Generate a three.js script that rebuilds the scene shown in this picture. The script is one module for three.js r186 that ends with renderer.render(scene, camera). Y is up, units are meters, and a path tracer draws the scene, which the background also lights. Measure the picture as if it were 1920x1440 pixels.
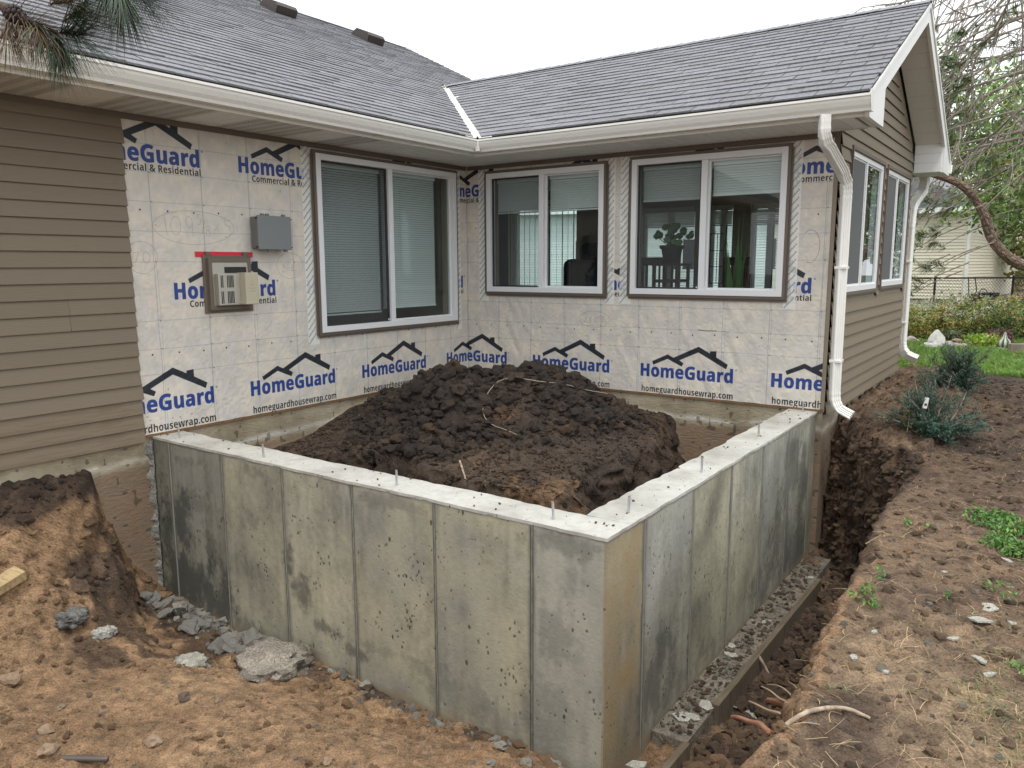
import * as THREE from 'three';
import { mergeGeometries, mergeVertices } from 'three/addons/utils/BufferGeometryUtils.js';
import { RoundedBoxGeometry } from 'three/addons/geometries/RoundedBoxGeometry.js';

// ---------------------------------------------------------------- camera, sky, sun, exposure
const scene = new THREE.Scene();
const camera = new THREE.PerspectiveCamera(52.845, 4 / 3, 0.05, 400);
camera.position.set(5.1972, 1.1819, 6.5369);
camera.rotation.order = 'YXZ';
camera.rotation.set(-0.1532, 0.6149, -0.0035);
camera.updateMatrixWorld(true);
scene.add(camera);

{ // overcast sky: bright white cloud layer, a little brighter overhead
  const w = 64, h = 32, d = new Float32Array(w * h * 4);
  for (let j = 0; j < h; j++) for (let i = 0; i < w; i++) {
    const el = ((j + 0.5) / h - 0.5) * Math.PI, s = Math.max(0, Math.sin(el));
    const L = 0.98 + 0.34 * s, k = (j * w + i) * 4;
    d[k] = L * 0.97; d[k + 1] = L; d[k + 2] = L * 1.035; d[k + 3] = 1;
  }
  const t = new THREE.DataTexture(d, w, h, THREE.RGBAFormat, THREE.FloatType);
  t.mapping = THREE.EquirectangularReflectionMapping; t.magFilter = THREE.LinearFilter; t.minFilter = THREE.LinearFilter; t.needsUpdate = true;
  scene.background = t; scene.environment = t;
}
const sun = new THREE.DirectionalLight(0xfff9f0, 1.3);
sun.position.set(9, 22, 9); sun.target.position.set(2.5, -0.5, 1.5);
sun.castShadow = true; sun.shadow.radius = 24; sun.shadow.mapSize.set(2048, 2048);
Object.assign(sun.shadow.camera, { left: -16, right: 16, top: 16, bottom: -16, near: 1, far: 60 });
sun.name = 'sun'; scene.add(sun, sun.target);

const renderer = new THREE.WebGLRenderer({ antialias: true });
renderer.setSize(1024, 768);
renderer.shadowMap.enabled = true;
renderer.toneMapping = THREE.LinearToneMapping;
renderer.toneMappingExposure = 1.42;

// ---------------------------------------------------------------- helpers
const V3 = (x, y, z) => new THREE.Vector3(x, y, z);
let _s = 12345;
const rnd = () => { _s |= 0; _s = _s + 0x6D2B79F5 | 0; let t = Math.imul(_s ^ _s >>> 15, 1 | _s); t = t + Math.imul(t ^ t >>> 7, 61 | t) ^ t; return ((t ^ t >>> 14) >>> 0) / 4294967296; };
const seed = (n) => { _s = n * 7919 + 17; };
const rr = (a, b) => a + (b - a) * rnd();
const clamp = (v, a = 0, b = 1) => v < a ? a : v > b ? b : v;
const lerp = (a, b, t) => a + (b - a) * t;
const sm = (a, b, v) => { const t = clamp((v - a) / (b - a)); return t * t * (3 - 2 * t); };
const mix3 = (a, b, t) => [lerp(a[0], b[0], t), lerp(a[1], b[1], t), lerp(a[2], b[2], t)];
function hash(i, j, k) { let h = Math.imul(i, 374761393) ^ Math.imul(j, 668265263) ^ Math.imul(k, 1442695041); h = Math.imul(h ^ (h >>> 13), 1274126177); h = Math.imul(h ^ (h >>> 15), 2246822519); return ((h ^ (h >>> 16)) >>> 0) / 4294967296; }
function vn(x, y, z = 0) { // value noise, -1..1
  const i = Math.floor(x), j = Math.floor(y), k = Math.floor(z); let u = x - i, v = y - j, w = z - k;
  u = u * u * (3 - 2 * u); v = v * v * (3 - 2 * v);
  const a = lerp(lerp(hash(i, j, k), hash(i + 1, j, k), u), lerp(hash(i, j + 1, k), hash(i + 1, j + 1, k), u), v);
  if (w === 0) return a * 2 - 1;
  w = w * w * (3 - 2 * w);
  const b = lerp(lerp(hash(i, j, k + 1), hash(i + 1, j, k + 1), u), lerp(hash(i, j + 1, k + 1), hash(i + 1, j + 1, k + 1), u), v);
  return lerp(a, b, w) * 2 - 1;
}
function fbm(x, y, z, o) { let s = 0, a = 0.5; for (let n = 0; n < o; n++) { s += a * vn(x, y, z); x = x * 2.03 + 17.1; y = y * 2.03 + 9.7; if (z) z = z * 2.03 + 3.3; a *= 0.5; } return s; }
function f2(x, y, s, o) { let r = 0, a = 0.5; x += s * 57.31; y += s * 23.17; for (let n = 0; n < o; n++) { r += a * vn(x, y); x = x * 2.03 + 17.1; y = y * 2.03 + 9.7; a *= 0.5; } return r; }
function vnp(x, y, p, q) { // tileable 2-D value noise with period p
  const i = Math.floor(x), j = Math.floor(y); let u = x - i, v = y - j; u = u * u * (3 - 2 * u); v = v * v * (3 - 2 * v);
  const a = ((i % p) + p) % p, b = (a + 1) % p, c = ((j % p) + p) % p, d = (c + 1) % p;
  return lerp(lerp(hash(a, c, q), hash(b, c, q), u), lerp(hash(a, d, q), hash(b, d, q), u), v) * 2 - 1;
}
function fbmp(u, v, p, o, q) { let s = 0, a = 0.5; for (let n = 0; n < o; n++) { s += a * vnp(u * p, v * p, p, q + n); p *= 2; a *= 0.5; } return s; }
function bumps(x, z, cell, q) { // rounded lumps, one per cell, 0..1
  x /= cell; z /= cell; const i0 = Math.floor(x), j0 = Math.floor(z); let best = 0;
  for (let i = i0 - 1; i <= i0 + 1; i++) for (let j = j0 - 1; j <= j0 + 1; j++) {
    const r = 0.3 + 0.5 * hash(i, j, q + 2), a = 0.65 + 0.7 * hash(i, j, q + 3);
    const dx = (x - i - hash(i, j, q)) * a, dz = (z - j - hash(i, j, q + 1)) / a, e = 1 - (dx * dx + dz * dz) / (r * r);
    if (e > 0) { const b = Math.sqrt(e) * r; if (b > best) best = b; }
  }
  return best;
}
const used = new Map();
function numbered(n) { const c = used.get(n) || 0; used.set(n, c + 1); return c ? `${n}_${String(c).padStart(3, '0')}` : n; }
function shade(o) { o.castShadow = true; o.receiveShadow = true; return o; }
function M(name, geo, mat, parent) { const m = shade(new THREE.Mesh(geo, mat)); m.name = name; parent.add(m); return m; }
function thing(name, label, category, pos = [0, 0, 0], turn = 0, group) {
  const g = new THREE.Group(); g.name = numbered(name); g.position.set(...pos); g.rotation.y = turn; scene.add(g);
  g.userData = { label, category }; if (group) g.userData.group = group; return g;
}
function solo(name, geo, mat, label, category, group) { const m = M(numbered(name), geo, mat, scene); m.userData = { label, category }; if (group) m.userData.group = group; return m; }
function setting(name, geo, mat, kind = 'structure') { const m = M(numbered(name), geo, mat, scene); m.userData = { kind }; return m; }
function stuff(name, obj, label, category) { obj.name = numbered(name); shade(obj); scene.add(obj); obj.userData = { kind: 'stuff', label, category }; return obj; }
// a photo pixel (of 1920 x 1440) on a horizontal plane, on a vertical plane, or at a distance
const FPX = 1449.007, CP = camera.position;
function ray(px, py) { return V3((px - 960) / FPX, -(py - 720) / FPX, -1).applyQuaternion(camera.quaternion); }
function onY(px, py, y) { const d = ray(px, py); return d.multiplyScalar((y - CP.y) / d.y).add(CP); }
function hit(px, py, surf, d0 = 1, d1 = 12) { let q; for (let d = d0; d < d1; d += 0.012) { q = atD(px, py, d); if (q.y < surf(q.x, q.z)) break; } return q; }
function onX(px, py, x) { const d = ray(px, py); return d.multiplyScalar((x - CP.x) / d.x).add(CP); }
function onZ(px, py, z) { const d = ray(px, py); return d.multiplyScalar((z - CP.z) / d.z).add(CP); }
function atD(px, py, dist) { return ray(px, py).multiplyScalar(dist).add(CP); }
// geometry helpers
function box(w, h, d, x = 0, y = 0, z = 0) { return new THREE.BoxGeometry(w, h, d).translate(x, y, z); }
function box2(x0, x1, y0, y1, z0, z1) { return box(x1 - x0, y1 - y0, z1 - z0, (x0 + x1) / 2, (y0 + y1) / 2, (z0 + z1) / 2); }
function rbox(w, h, d, r, x = 0, y = 0, z = 0) { return new RoundedBoxGeometry(w, h, d, 2, r).translate(x, y, z); }
function metreUV(g, s = 1) { // uv in metres by the face's dominant direction
  const p = g.attributes.position, n = g.attributes.normal, uv = new Float32Array(p.count * 2);
  for (let i = 0; i < p.count; i++) {
    const ax = Math.abs(n.getX(i)), ay = Math.abs(n.getY(i)), az = Math.abs(n.getZ(i)), x = p.getX(i), y = p.getY(i), z = p.getZ(i);
    if (ay >= ax && ay >= az) { uv[2 * i] = x * s; uv[2 * i + 1] = z * s; } else if (ax >= az) { uv[2 * i] = z * s; uv[2 * i + 1] = y * s; } else { uv[2 * i] = x * s; uv[2 * i + 1] = y * s; }
  }
  g.setAttribute('uv', new THREE.BufferAttribute(uv, 2)); return g;
}
const merge = (a) => mergeGeometries(a.map(g => g.index ? g.toNonIndexed() : g), false);
function prism(pts, len) { // 2-D outline (x, y) run along +z
  const s = new THREE.Shape(pts.map(p => new THREE.Vector2(p[0], p[1])));
  return new THREE.ExtrudeGeometry(s, { depth: len, bevelEnabled: false, steps: 1 });
}
function shapeOf(pts, holes = []) { const s = new THREE.Shape(pts.map(p => new THREE.Vector2(...p))); for (const h of holes) s.holes.push(new THREE.Path(h.map(p => new THREE.Vector2(...p)))); return s; }
const rect = (a, b, c, d) => [[a, c], [b, c], [b, d], [a, d]]; // u0 u1 v0 v1
const faceX = new THREE.Matrix4().set(0, 0, -1, 0, 0, 1, 0, 0, 1, 0, 0, 0, 0, 0, 0, 1); // (u,v,depth) -> z=u, y=v, x=-depth
function slabX(x, pts, holes, t) { return new THREE.ExtrudeGeometry(shapeOf(pts, holes), { depth: t, bevelEnabled: false }).applyMatrix4(faceX).translate(x, 0, 0); }
function slabZ(z, pts, holes, t) { return new THREE.ExtrudeGeometry(shapeOf(pts, holes), { depth: t, bevelEnabled: false }).translate(0, 0, z - t); }
class Tris { // loose triangles with vertex colours
  constructor() { this.p = []; this.c = []; this.n = []; }
  tri(a, b, c, col) { this.p.push(a.x, a.y, a.z, b.x, b.y, b.z, c.x, c.y, c.z); if (col) for (let i = 0; i < 3; i++) this.c.push(...col); }
  quad(a, b, c, d, col) { this.tri(a, b, c, col); this.tri(a, c, d, col); }
  geo() { const g = new THREE.BufferGeometry(); g.setAttribute('position', new THREE.Float32BufferAttribute(this.p, 3)); if (this.c.length) g.setAttribute('color', new THREE.Float32BufferAttribute(this.c, 3)); g.computeVertexNormals(); g.setAttribute('uv', new THREE.Float32BufferAttribute(new Float32Array(this.p.length / 3 * 2), 2)); return g; }
}
function limb(pts, r0, r1, seg = 6, rough = 0) { // tapered tube through points, uv in metres
  const c = new THREE.CatmullRomCurve3(pts), n = Math.max(2, (pts.length - 1) * 3), fr = c.computeFrenetFrames(n, false), L = c.getLength();
  const P = [], U = [], I = [];
  for (let i = 0; i <= n; i++) {
    const t = i / n, q = c.getPointAt(t), r = lerp(r0, r1, t);
    for (let j = 0; j <= seg; j++) {
      const a = j / seg * Math.PI * 2, rj = r * (1 + rough * vn(i * 1.7, (j % seg) * 2.3, r0 * 100));
      const nx = fr.normals[i].clone().multiplyScalar(Math.cos(a) * rj).addScaledVector(fr.binormals[i], Math.sin(a) * rj);
      P.push(q.x + nx.x, q.y + nx.y, q.z + nx.z); U.push(j / seg * r0 * 6.3, t * L);
    }
  }
  for (let i = 0; i < n; i++) for (let j = 0; j < seg; j++) { const a = i * (seg + 1) + j, b = a + seg + 1; I.push(a, b, a + 1, b, b + 1, a + 1); }
  const m0 = P.length / 3; const e = c.getPointAt(1), s0 = c.getPointAt(0); P.push(e.x, e.y, e.z, s0.x, s0.y, s0.z); U.push(0, L, 0, 0);
  for (let j = 0; j < seg; j++) { I.push(n * (seg + 1) + j, m0, n * (seg + 1) + j + 1); I.push(j, j + 1, m0 + 1); }
  const g = new THREE.BufferGeometry(); g.setAttribute('position', new THREE.Float32BufferAttribute(P, 3)); g.setAttribute('uv', new THREE.Float32BufferAttribute(U, 2)); g.setIndex(I); g.computeVertexNormals(); return g;
}
// ---------------------------------------------------------------- textures
function dataTex(w, h, f, srgb, wrap = true) { // f(u, v, i, j) -> [r,g,b] in 0..1 (linear when srgb, stored encoded)
  const d = new Uint8Array(w * h * 4), enc = (c) => c <= 0.0031308 ? c * 12.92 : 1.055 * Math.pow(c, 1 / 2.4) - 0.055;
  for (let j = 0; j < h; j++) for (let i = 0; i < w; i++) {
    const c = f((i + 0.5) / w, (j + 0.5) / h, i, j), k = (j * w + i) * 4;
    for (let n = 0; n < 3; n++) d[k + n] = Math.round(255 * clamp(srgb ? enc(clamp(c[n])) : c[n]));
    d[k + 3] = 255;
  }
  const t = new THREE.DataTexture(d, w, h); t.magFilter = THREE.LinearFilter; t.minFilter = THREE.LinearMipmapLinearFilter; t.generateMipmaps = true;
  if (wrap) t.wrapS = t.wrapT = THREE.RepeatWrapping; if (srgb) t.colorSpace = THREE.SRGBColorSpace; t.needsUpdate = true; return t;
}
const rep = (t, a, b = a) => { const c = t.clone(); c.repeat.set(a, b); c.wrapS = c.wrapT = THREE.RepeatWrapping; c.needsUpdate = true; return c; };
const std = (o) => new THREE.MeshStandardMaterial(o), phys = (o) => new THREE.MeshPhysicalMaterial(o);
const lin = (r, g, b) => new THREE.Color().setRGB(r, g, b);

const texSoil = dataTex(1024, 1024, (u, v) => { // grain, crumbs and small stones; multiplies the soil colour
  const a = fbmp(u, v, 20, 4, 1), b = vnp(u * 340, v * 340, 340, 9), c = fbmp(u, v, 110, 2, 21), d = vnp(u * 170, v * 170, 170, 40);
  let k = 0.66 + 0.34 * a + 0.20 * b + 0.42 * c; const peb = d > 0.80 ? 0.30 * (d - 0.80) * 5 : 0; k += peb; if (d < -0.80) k *= 0.55;
  k = clamp(k, 0.12, 1); return [k, clamp(k * 0.985 + peb * 0.05), clamp(k * 0.965 + peb * 0.10)];
}, false);
texSoil.colorSpace = THREE.NoColorSpace;
const texSoilBump = dataTex(1024, 1024, (u, v) => { const k = 0.5 + 0.45 * fbmp(u, v, 40, 5, 3) + 0.12 * vnp(u * 400, v * 400, 400, 7); return [k, k, k]; }, false);
const texFine = dataTex(512, 512, (u, v) => { const k = 0.5 + 0.5 * fbmp(u, v, 32, 4, 77); return [k, k, k]; }, false);
const texGran = dataTex(512, 512, (u, v) => { const k = 0.62 + 0.26 * vnp(u * 200, v * 200, 200, 5) + 0.2 * fbmp(u, v, 16, 4, 8); return [k, k, k * 1.01]; }, false);
const texGrain = dataTex(512, 512, (u, v) => { const k = 0.72 + 0.2 * fbmp(u * 0.999, v * 0.999 + 0, 8, 4, 31) * 0.6 + 0.22 * vnp(u * 90, v * 5, 90, 12) * 0.6 + 0.12 * vnp(u * 200, v * 12, 200, 3); return [k, k * 0.97, k * 0.92]; }, false);
const texBark = dataTex(512, 512, (u, v) => { const r = Math.abs(fbmp(u, v * 0.999, 10, 4, 51)) * 2.2, k = 0.55 + 0.5 * r; return [k, k * 0.95, k * 0.9]; }, false);
// ---------------------------------------------------------------- shared materials
const mat = {
  white: std({ color: lin(0.80, 0.805, 0.79), roughness: 0.42, bumpMap: rep(texFine, 3), bumpScale: 0.0006 }),
  vinyl: std({ color: lin(0.74, 0.75, 0.76), roughness: 0.38 }),
  gutter: std({ color: lin(0.76, 0.755, 0.71), roughness: 0.36, bumpMap: rep(texFine, 1.3), bumpScale: 0.0015 }),
  soffit: std({ color: lin(0.78, 0.785, 0.76), roughness: 0.55 }),
  casing: std({ color: lin(0.13, 0.103, 0.082), roughness: 0.5 }),
  dark: std({ color: lin(0.03, 0.03, 0.032), roughness: 0.6 }),
  galv: std({ color: lin(0.55, 0.56, 0.57), roughness: 0.38, metalness: 0.85 }),
  black: std({ color: lin(0.012, 0.012, 0.013), roughness: 0.5 }),
  glass: phys({ color: lin(0.82, 0.91, 0.91), roughness: 0.0, transmission: 1, thickness: 0, ior: 1.52, specularIntensity: 1 }),
};
// ---------------------------------------------------------------- ground: excavation, banks, trench, yard
const FW = 3.645, FD = 3.616, TOPY = -0.02; // new foundation: outer width (x), outer depth (z), top
const tri3 = (v, a, b) => clamp((v - a) / (b - a));
function edgeX(z) { return 4.50 + 0.13 * sm(1.2, 3.6, z) + 0.035 * vn(z * 2.1, 3.7) + 0.02 * vn(z * 7, 1.7); }            // rim of the side trench
function endZ(x) { return -0.42 + (x - 3.72) * 1.45 + 0.05 * vn(x * 5, 8.2); }                                      // rim at the trench's house end
function yardY(x, z) { // undisturbed yard
  let y = -0.20 + 0.04 * sm(-0.5, -3.2, z) - 0.03 * sm(2, 6, z);
  y += 0.035 * vn(x * 1.1, z * 0.9, 4.4) + 0.02 * vn(x * 3.1, z * 2.7, 1.2);
  y += 0.10 * Math.exp(-((x - 4.0) ** 2 / 0.18 + (z + 1.7) ** 2 / 1.6));          // loose soil against the gable
  y += 0.05 * Math.exp(-((x - 4.62) ** 2 / 0.05)) * sm(0.8, 1.6, z) * (0.6 + 0.6 * vn(z * 2.4, 5.5)); // ridge along the rim
  return y;
}
function floorY(x, z) { // bottom of the excavation
  let y = -1.24;
  const d = z - FD;
  if (x < 3.9) { // in front of the new wall the floor swells toward the viewer
    const rise = sm(0.05, 0.8, d);
    y += 0.17 * rise + 0.10 * sm(0.5, 1.6, d) * (1 - sm(1.2, 2.6, x)) + 0.10 * Math.exp(-((x - 2.55) ** 2 / 0.5 + (z - 4.35) ** 2 / 0.16));
    y += 0.16 * (1 - sm(0.2, 1.2, x)) * sm(4.1, 4.8, z);
    y -= 0.06 * Math.exp(-((x - 1.0) ** 2 / 0.3 + (z - 4.05) ** 2 / 0.05));
  }
  y = lerp(y, -1.36, sm(3.45, 4.0, x) * (1 - 0.9 * sm(2.7, 3.4, z)));
  y += 0.045 * vn(x * 1.9, z * 1.9, 2.2) + 0.028 * vn(x * 4.6, z * 4.6, 5.2);
  y += 1.0 * sm(5.7, 8.2, z); // climbs out behind the viewer
  return y;
}
function bankX(z) { const t = z < 4.08 ? lerp(-0.80, 0.02, (z - 3.68) / 0.40) : 0.02 + 0.27 * sm(4.0, 4.7, z); return t + 0.03 * vn(z * 3.1, 0.6) + 0.012 * vn(z * 9.1, 2.6); }
function groundY(x, z) {
  const yard = yardY(x, z), fl = floorY(x, z);
  // pit mask: 1 inside the excavation
  let ins = 1 - sm(-0.16, 0.10, x - edgeX(z) + 0.10);              // left of the trench rim
  const e = endZ(x); ins *= clamp((z - e + 0.02) / 0.36 + 0.10 * vn(x * 9, z * 9));   // in front of the house end
  let y = lerp(yard, fl, ins);
  if (z > 3.62 && x < 1.8) { // bank under the old siding: topsoil lip, cut clay face, slumped foot
    const d = x - bankX(z) + 0.02 * vn(x * 8 + 3, z * 8), top = -0.17 - 0.22 * clamp(x / 0.32) + 0.02 * vn(x * 7, z * 5);
    const bank = d < 0 ? top : d < 0.15 ? top - 0.36 * d / 0.15 : top - 0.36 - 0.34 * sm(0.15, 0.55, d) - 0.35 * sm(0.4, 1.1, d);
    y = Math.max(fl, bank) + 0.03 * Math.exp(-Math.abs(fl - bank) * 8);
  }
  return y;
}
// soil colours
const CLAY = [0.475, 0.312, 0.180], CLAY2 = [0.355, 0.220, 0.123], TOP = [0.052, 0.034, 0.024], DKB = [0.125, 0.080, 0.052], YARD = [0.150, 0.099, 0.066], YARD2 = [0.245, 0.162, 0.100], GREYD = [0.20, 0.185, 0.16];
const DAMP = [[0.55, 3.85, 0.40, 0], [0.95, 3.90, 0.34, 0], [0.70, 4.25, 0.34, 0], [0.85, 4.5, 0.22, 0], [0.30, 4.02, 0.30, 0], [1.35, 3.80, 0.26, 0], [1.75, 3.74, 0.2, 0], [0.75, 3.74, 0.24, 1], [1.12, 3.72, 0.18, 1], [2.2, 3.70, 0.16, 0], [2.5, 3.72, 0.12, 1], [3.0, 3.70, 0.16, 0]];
function groundCol(x, y, z) {
  const n1 = f2(x * 1.3, z * 1.3, 7.1, 3), n2 = f2(x * 4.1 + 9 + y * 2, z * 4.1 + y * 3, 3.1, 3), n3 = f2(x * 14 + y * 9, z * 14 + y * 12, 1.3, 2);
  let c;
  const inTrench = x > 3.45 && x < edgeX(z) + 0.02;
  if (z > 3.55 && x < 3.9) {
    c = mix3(CLAY, CLAY2, clamp(0.5 + 1.1 * n1 + 0.5 * n2));
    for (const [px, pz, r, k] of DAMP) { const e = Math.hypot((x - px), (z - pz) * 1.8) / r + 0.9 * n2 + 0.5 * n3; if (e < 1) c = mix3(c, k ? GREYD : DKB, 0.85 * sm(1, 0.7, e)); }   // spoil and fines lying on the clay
    if (x < 0.7 && y > -0.95) { // black topsoil layer over clay, cracks and a smeared wet patch in the cut
      const t = sm(-0.36, -0.31, y + 0.10 * n2); c = mix3(c, mix3(TOP, DKB, clamp(0.4 + n3)), t);
      if (Math.hypot((z - 4.24) * 1.0, (y + 0.74) * 1.3) + 0.10 * n2 < 0.17) c = mix3(c, [0.13, 0.088, 0.062], 0.85);
    }
  } else if (inTrench) {
    c = mix3(YARD, YARD2, clamp(0.3 + 1.2 * n2 + 0.6 * n3)); c = mix3(c, CLAY2, clamp(sm(2.7, 3.3, z + 0.5 * n2) * 0.9));
  } else {
    c = mix3(YARD, YARD2, clamp(0.35 + 1.3 * n1 + 0.6 * n2));
    c = mix3(c, TOP, clamp(sm(2.2, -0.4, z + n1) * 0.75 * (0.75 + n2)) * sm(-5.5, -4.2, z));
    c = mix3(c, [0.40, 0.285, 0.178], clamp(sm(2.6, 4.2, z) * (0.45 + 1.2 * n2)));
    c = mix3(c, YARD2, sm(0.10, 0.0, Math.abs(x - edgeX(z) - 0.02)) * sm(1.2, 2.4, z) * 0.7);
    const lawn = sm(-4.1, -5.0, z + 1.2 * n1 + 0.5 * n2 - 0.35 * (x - 4)); c = mix3(c, [0.06, 0.095, 0.025], lawn);
  }
  const k = 1 + 0.55 * n3; return [c[0] * k, c[1] * k, c[2] * k];
}
function lines(spec) { const a = []; for (const [from, to, n] of spec) for (let i = 0; i < n; i++) a.push(from + (to - from) * i / n); a.push(spec[spec.length - 1][1]); return a; }
function heightMesh(X, Z, hy, col, skip, disp) {
  const nx = X.length, nz = Z.length, P = new Float32Array(nx * nz * 3), C = new Float32Array(nx * nz * 3), U = new Float32Array(nx * nz * 2), I = [];
  for (let j = 0; j < nz; j++) for (let i = 0; i < nx; i++) {
    const k = j * nx + i; if (skip && i && j && i < nx - 1 && j < nz - 1 && skip((X[i] + X[i + 1]) / 2, (Z[j] + Z[j + 1]) / 2) && skip((X[i] + X[i - 1]) / 2, (Z[j] + Z[j - 1]) / 2) && skip((X[i] + X[i + 1]) / 2, (Z[j] + Z[j - 1]) / 2) && skip((X[i] + X[i - 1]) / 2, (Z[j] + Z[j + 1]) / 2)) continue;
    let x = X[i], z = Z[j], y = hy(x, z); const o = disp ? disp(x, y, z) : null;
    const c = col(x, y, z); if (o) { x += o[0]; y += o[1]; z += o[2]; }
    P[3 * k] = x; P[3 * k + 1] = y; P[3 * k + 2] = z; C[3 * k] = c[0]; C[3 * k + 1] = c[1]; C[3 * k + 2] = c[2]; U[2 * k] = x - 0.55 * y; U[2 * k + 1] = z - 0.83 * y;
  }
  for (let j = 0; j < nz - 1; j++) for (let i = 0; i < nx - 1; i++) {
    if (skip && skip((X[i] + X[i + 1]) / 2, (Z[j] + Z[j + 1]) / 2)) continue;
    const a = j * nx + i, b = a + 1, c = a + nx, d = c + 1; I.push(a, c, b, b, c, d);
  }
  const g = new THREE.BufferGeometry(); g.setAttribute('position', new THREE.BufferAttribute(P, 3)); g.setAttribute('color', new THREE.BufferAttribute(C, 3)); g.setAttribute('uv', new THREE.BufferAttribute(U, 2)); g.setIndex(I); g.computeVertexNormals(); return g;
}
const soilMat = std({ vertexColors: true, color: lin(1.28, 1.28, 1.28), map: rep(texSoil, 1 / 0.62), bumpMap: rep(texSoilBump, 1 / 0.5), bumpScale: 0.012, roughness: 1 });
soilMat.color.setRGB(1, 1, 1);
function soilRough(x, y, z) { // 3-D raggedness of dug soil
  const near = (x > -0.3 && x < 8 && z > -5 && z < 7) ? 1 : 0; if (!near) return [0, 0, 0];
  const wall = Math.abs(x - edgeX(z)) < 0.2 || Math.abs(z - endZ(x)) < 0.3 || (x < 0.6 && z > 3.6) ? 1 : 0.25;
  let slope = 0; if (wall === 1) { const e = 0.015; slope = sm(0.7, 1.8, Math.hypot(groundY(x + e, z) - y, groundY(x, z + e) - y) / e); }
  const a = x < 1 ? 0.010 + 0.009 * slope : 0.022 * wall + 0.022 * slope;
  const ox = a * vn(x * 9, y * 9, z * 9) + a * 0.7 * vn(x * 26, y * 26, z * 26 + 5), oz = a * vn(x * 9 + 31, y * 9, z * 9) + a * 0.7 * vn(x * 26, y * 26 + 9, z * 26);
  const loose = 0.5 + 0.5 * vn(x * 0.9, z * 0.9, 9.9), lump = (x > 3.7 && z < 4 ? 0.8 : 1) * (z < -4.4 ? 0.2 : 1), g1 = sm(0.40, 0.75, loose + 0.3 * vn(x * 3, z * 3)), g2 = sm(0.3, 0.7, 0.5 + 0.5 * vn(x * 2.2 + 40, z * 2.2));
  const fl3 = z > 3.9 && x < 3.6 && x > 0.6 ? 0.55 : 1; let oy = fl3 * 0.016 * lump * f2(x * 7, z * 7, 2.2, 3) + (g1 > 0 ? fl3 * 0.022 * lump * g1 * bumps(x, z, 0.055, 11) : 0) + (g2 > 0 ? 0.018 * lump * bumps(x, z, 0.028, 21) * g2 : 0) + 0.006 * vn(x * 40, z * 40);
  if (x > 3.5 && x < 4.5 && z < 4.2 && slope < 1) oy += 0.06 * bumps(x, z, 0.11, 61) + 0.04 * bumps(x, z, 0.05, 71);
  if (x < 0.3 && z > 4.05 && y > -0.34) oy += 0.03 * bumps(x, z, 0.045, 81);
  const berm = Math.exp(-(((z - FD - 0.22) / 0.16) ** 2)) * (x < 3.6 ? 1 : 0); oy += berm * (0.03 + 0.07 * bumps(x, z, 0.11, 91));
  oy *= 1 - slope;
  if (x < 0.005 || (z < FD + 0.01 && x < FW + 0.02)) return [0, oy * 0.3, 0];
  return [ox, oy + slope * 0.02 * vn(x * 17, y * 17, z * 17), oz];
}
const groundX = lines([[-70, -12, 12], [-12, -0.3, 14], [-0.3, 0.0, 4], [0.0, 0.85, 100], [0.85, 3.7, 150], [3.7, 4.35, 62], [4.35, 4.72, 40], [4.72, 6.0, 86], [6.0, 9.0, 60], [9, 20, 22], [20, 80, 14]]);
const groundZ = lines([[-90, -30, 12], [-30, -8, 44], [-8, -3, 90], [-3, -0.6, 80], [-0.6, 1.15, 185], [1.15, 3.6, 130], [3.6, 5.4, 130], [5.4, 8, 50], [8, 20, 16], [20, 70, 12]]);
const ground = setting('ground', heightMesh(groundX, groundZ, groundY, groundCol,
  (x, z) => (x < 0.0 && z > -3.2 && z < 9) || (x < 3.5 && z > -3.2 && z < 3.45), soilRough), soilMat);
ground.userData.label = 'dug-out yard of orange clay and dark topsoil around the foundation';
// ---------------------------------------------------------------- the house
const house = thing('house', 'single-storey house with grey shingle roof, tan siding and exposed printed house wrap', 'house');
const part = (name) => { const g = new THREE.Group(); g.name = name; house.add(g); return g; };
const WT = 0.14, CEIL = 2.24; // wall thickness, soffit level
const W1 = [0.22, 2.05, 0.61, 2.105], W2 = [0.296, 1.652, 0.91, 2.095], W3 = [1.945, 3.32, 0.915, 2.107], G1 = [-1.70, -0.36, 0.945, 2.10], G2 = [-3.22, -1.90, 0.955, 2.10];
const BACK = [[-1.75, -0.55, 0.15, 2.05], [0.42, 1.24, 0.75, 1.95], [1.38, 1.74, 0.75, 1.95], [1.93, 2.40, 0.75, 1.95]];
const hole = (w, g = 0.02) => rect(w[0] + g, w[1] - g, w[2] + g, w[3] - g);
const sheathing = std({ color: lin(0.30, 0.25, 0.19), roughness: 0.9 });
const inside = std({ color: lin(0.36, 0.33, 0.28), roughness: 0.9 });
// shells (sheathing outside, plaster inside)
const wallA = M('wall', slabX(-0.004, rect(0.0, 9, -0.02, CEIL + 0.16), [hole(W1)], WT), sheathing, house);
const wallB = M('wall', slabZ(-0.004, rect(-0.005, 3.70, -0.02, CEIL + 0.16), [hole(W2), hole(W3)], WT), sheathing, house);
const gablePts = [[-3.39, -0.02], [-0.006, -0.02], [-0.006, 2.50], [-1.69, 3.36], [-3.39, 2.50]];
const gableWall = M('wall', slabX(3.700, gablePts, [hole(G1), hole(G2)], WT), sheathing, house);
M('wall', new THREE.ExtrudeGeometry(shapeOf(rect(-8.9, 3.55, -0.02, CEIL + 0.3), BACK.map(w => hole(w))), { depth: WT, bevelEnabled: false }).translate(0, 0, -3.39), inside, house);
M('wall', box2(-9.04, -8.9, -0.02, CEIL + 0.2, -3.4, 9), sheathing, house);
M('wall', box2(-9, 0, -0.02, CEIL + 0.2, 9, 9.14), sheathing, house);
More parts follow.
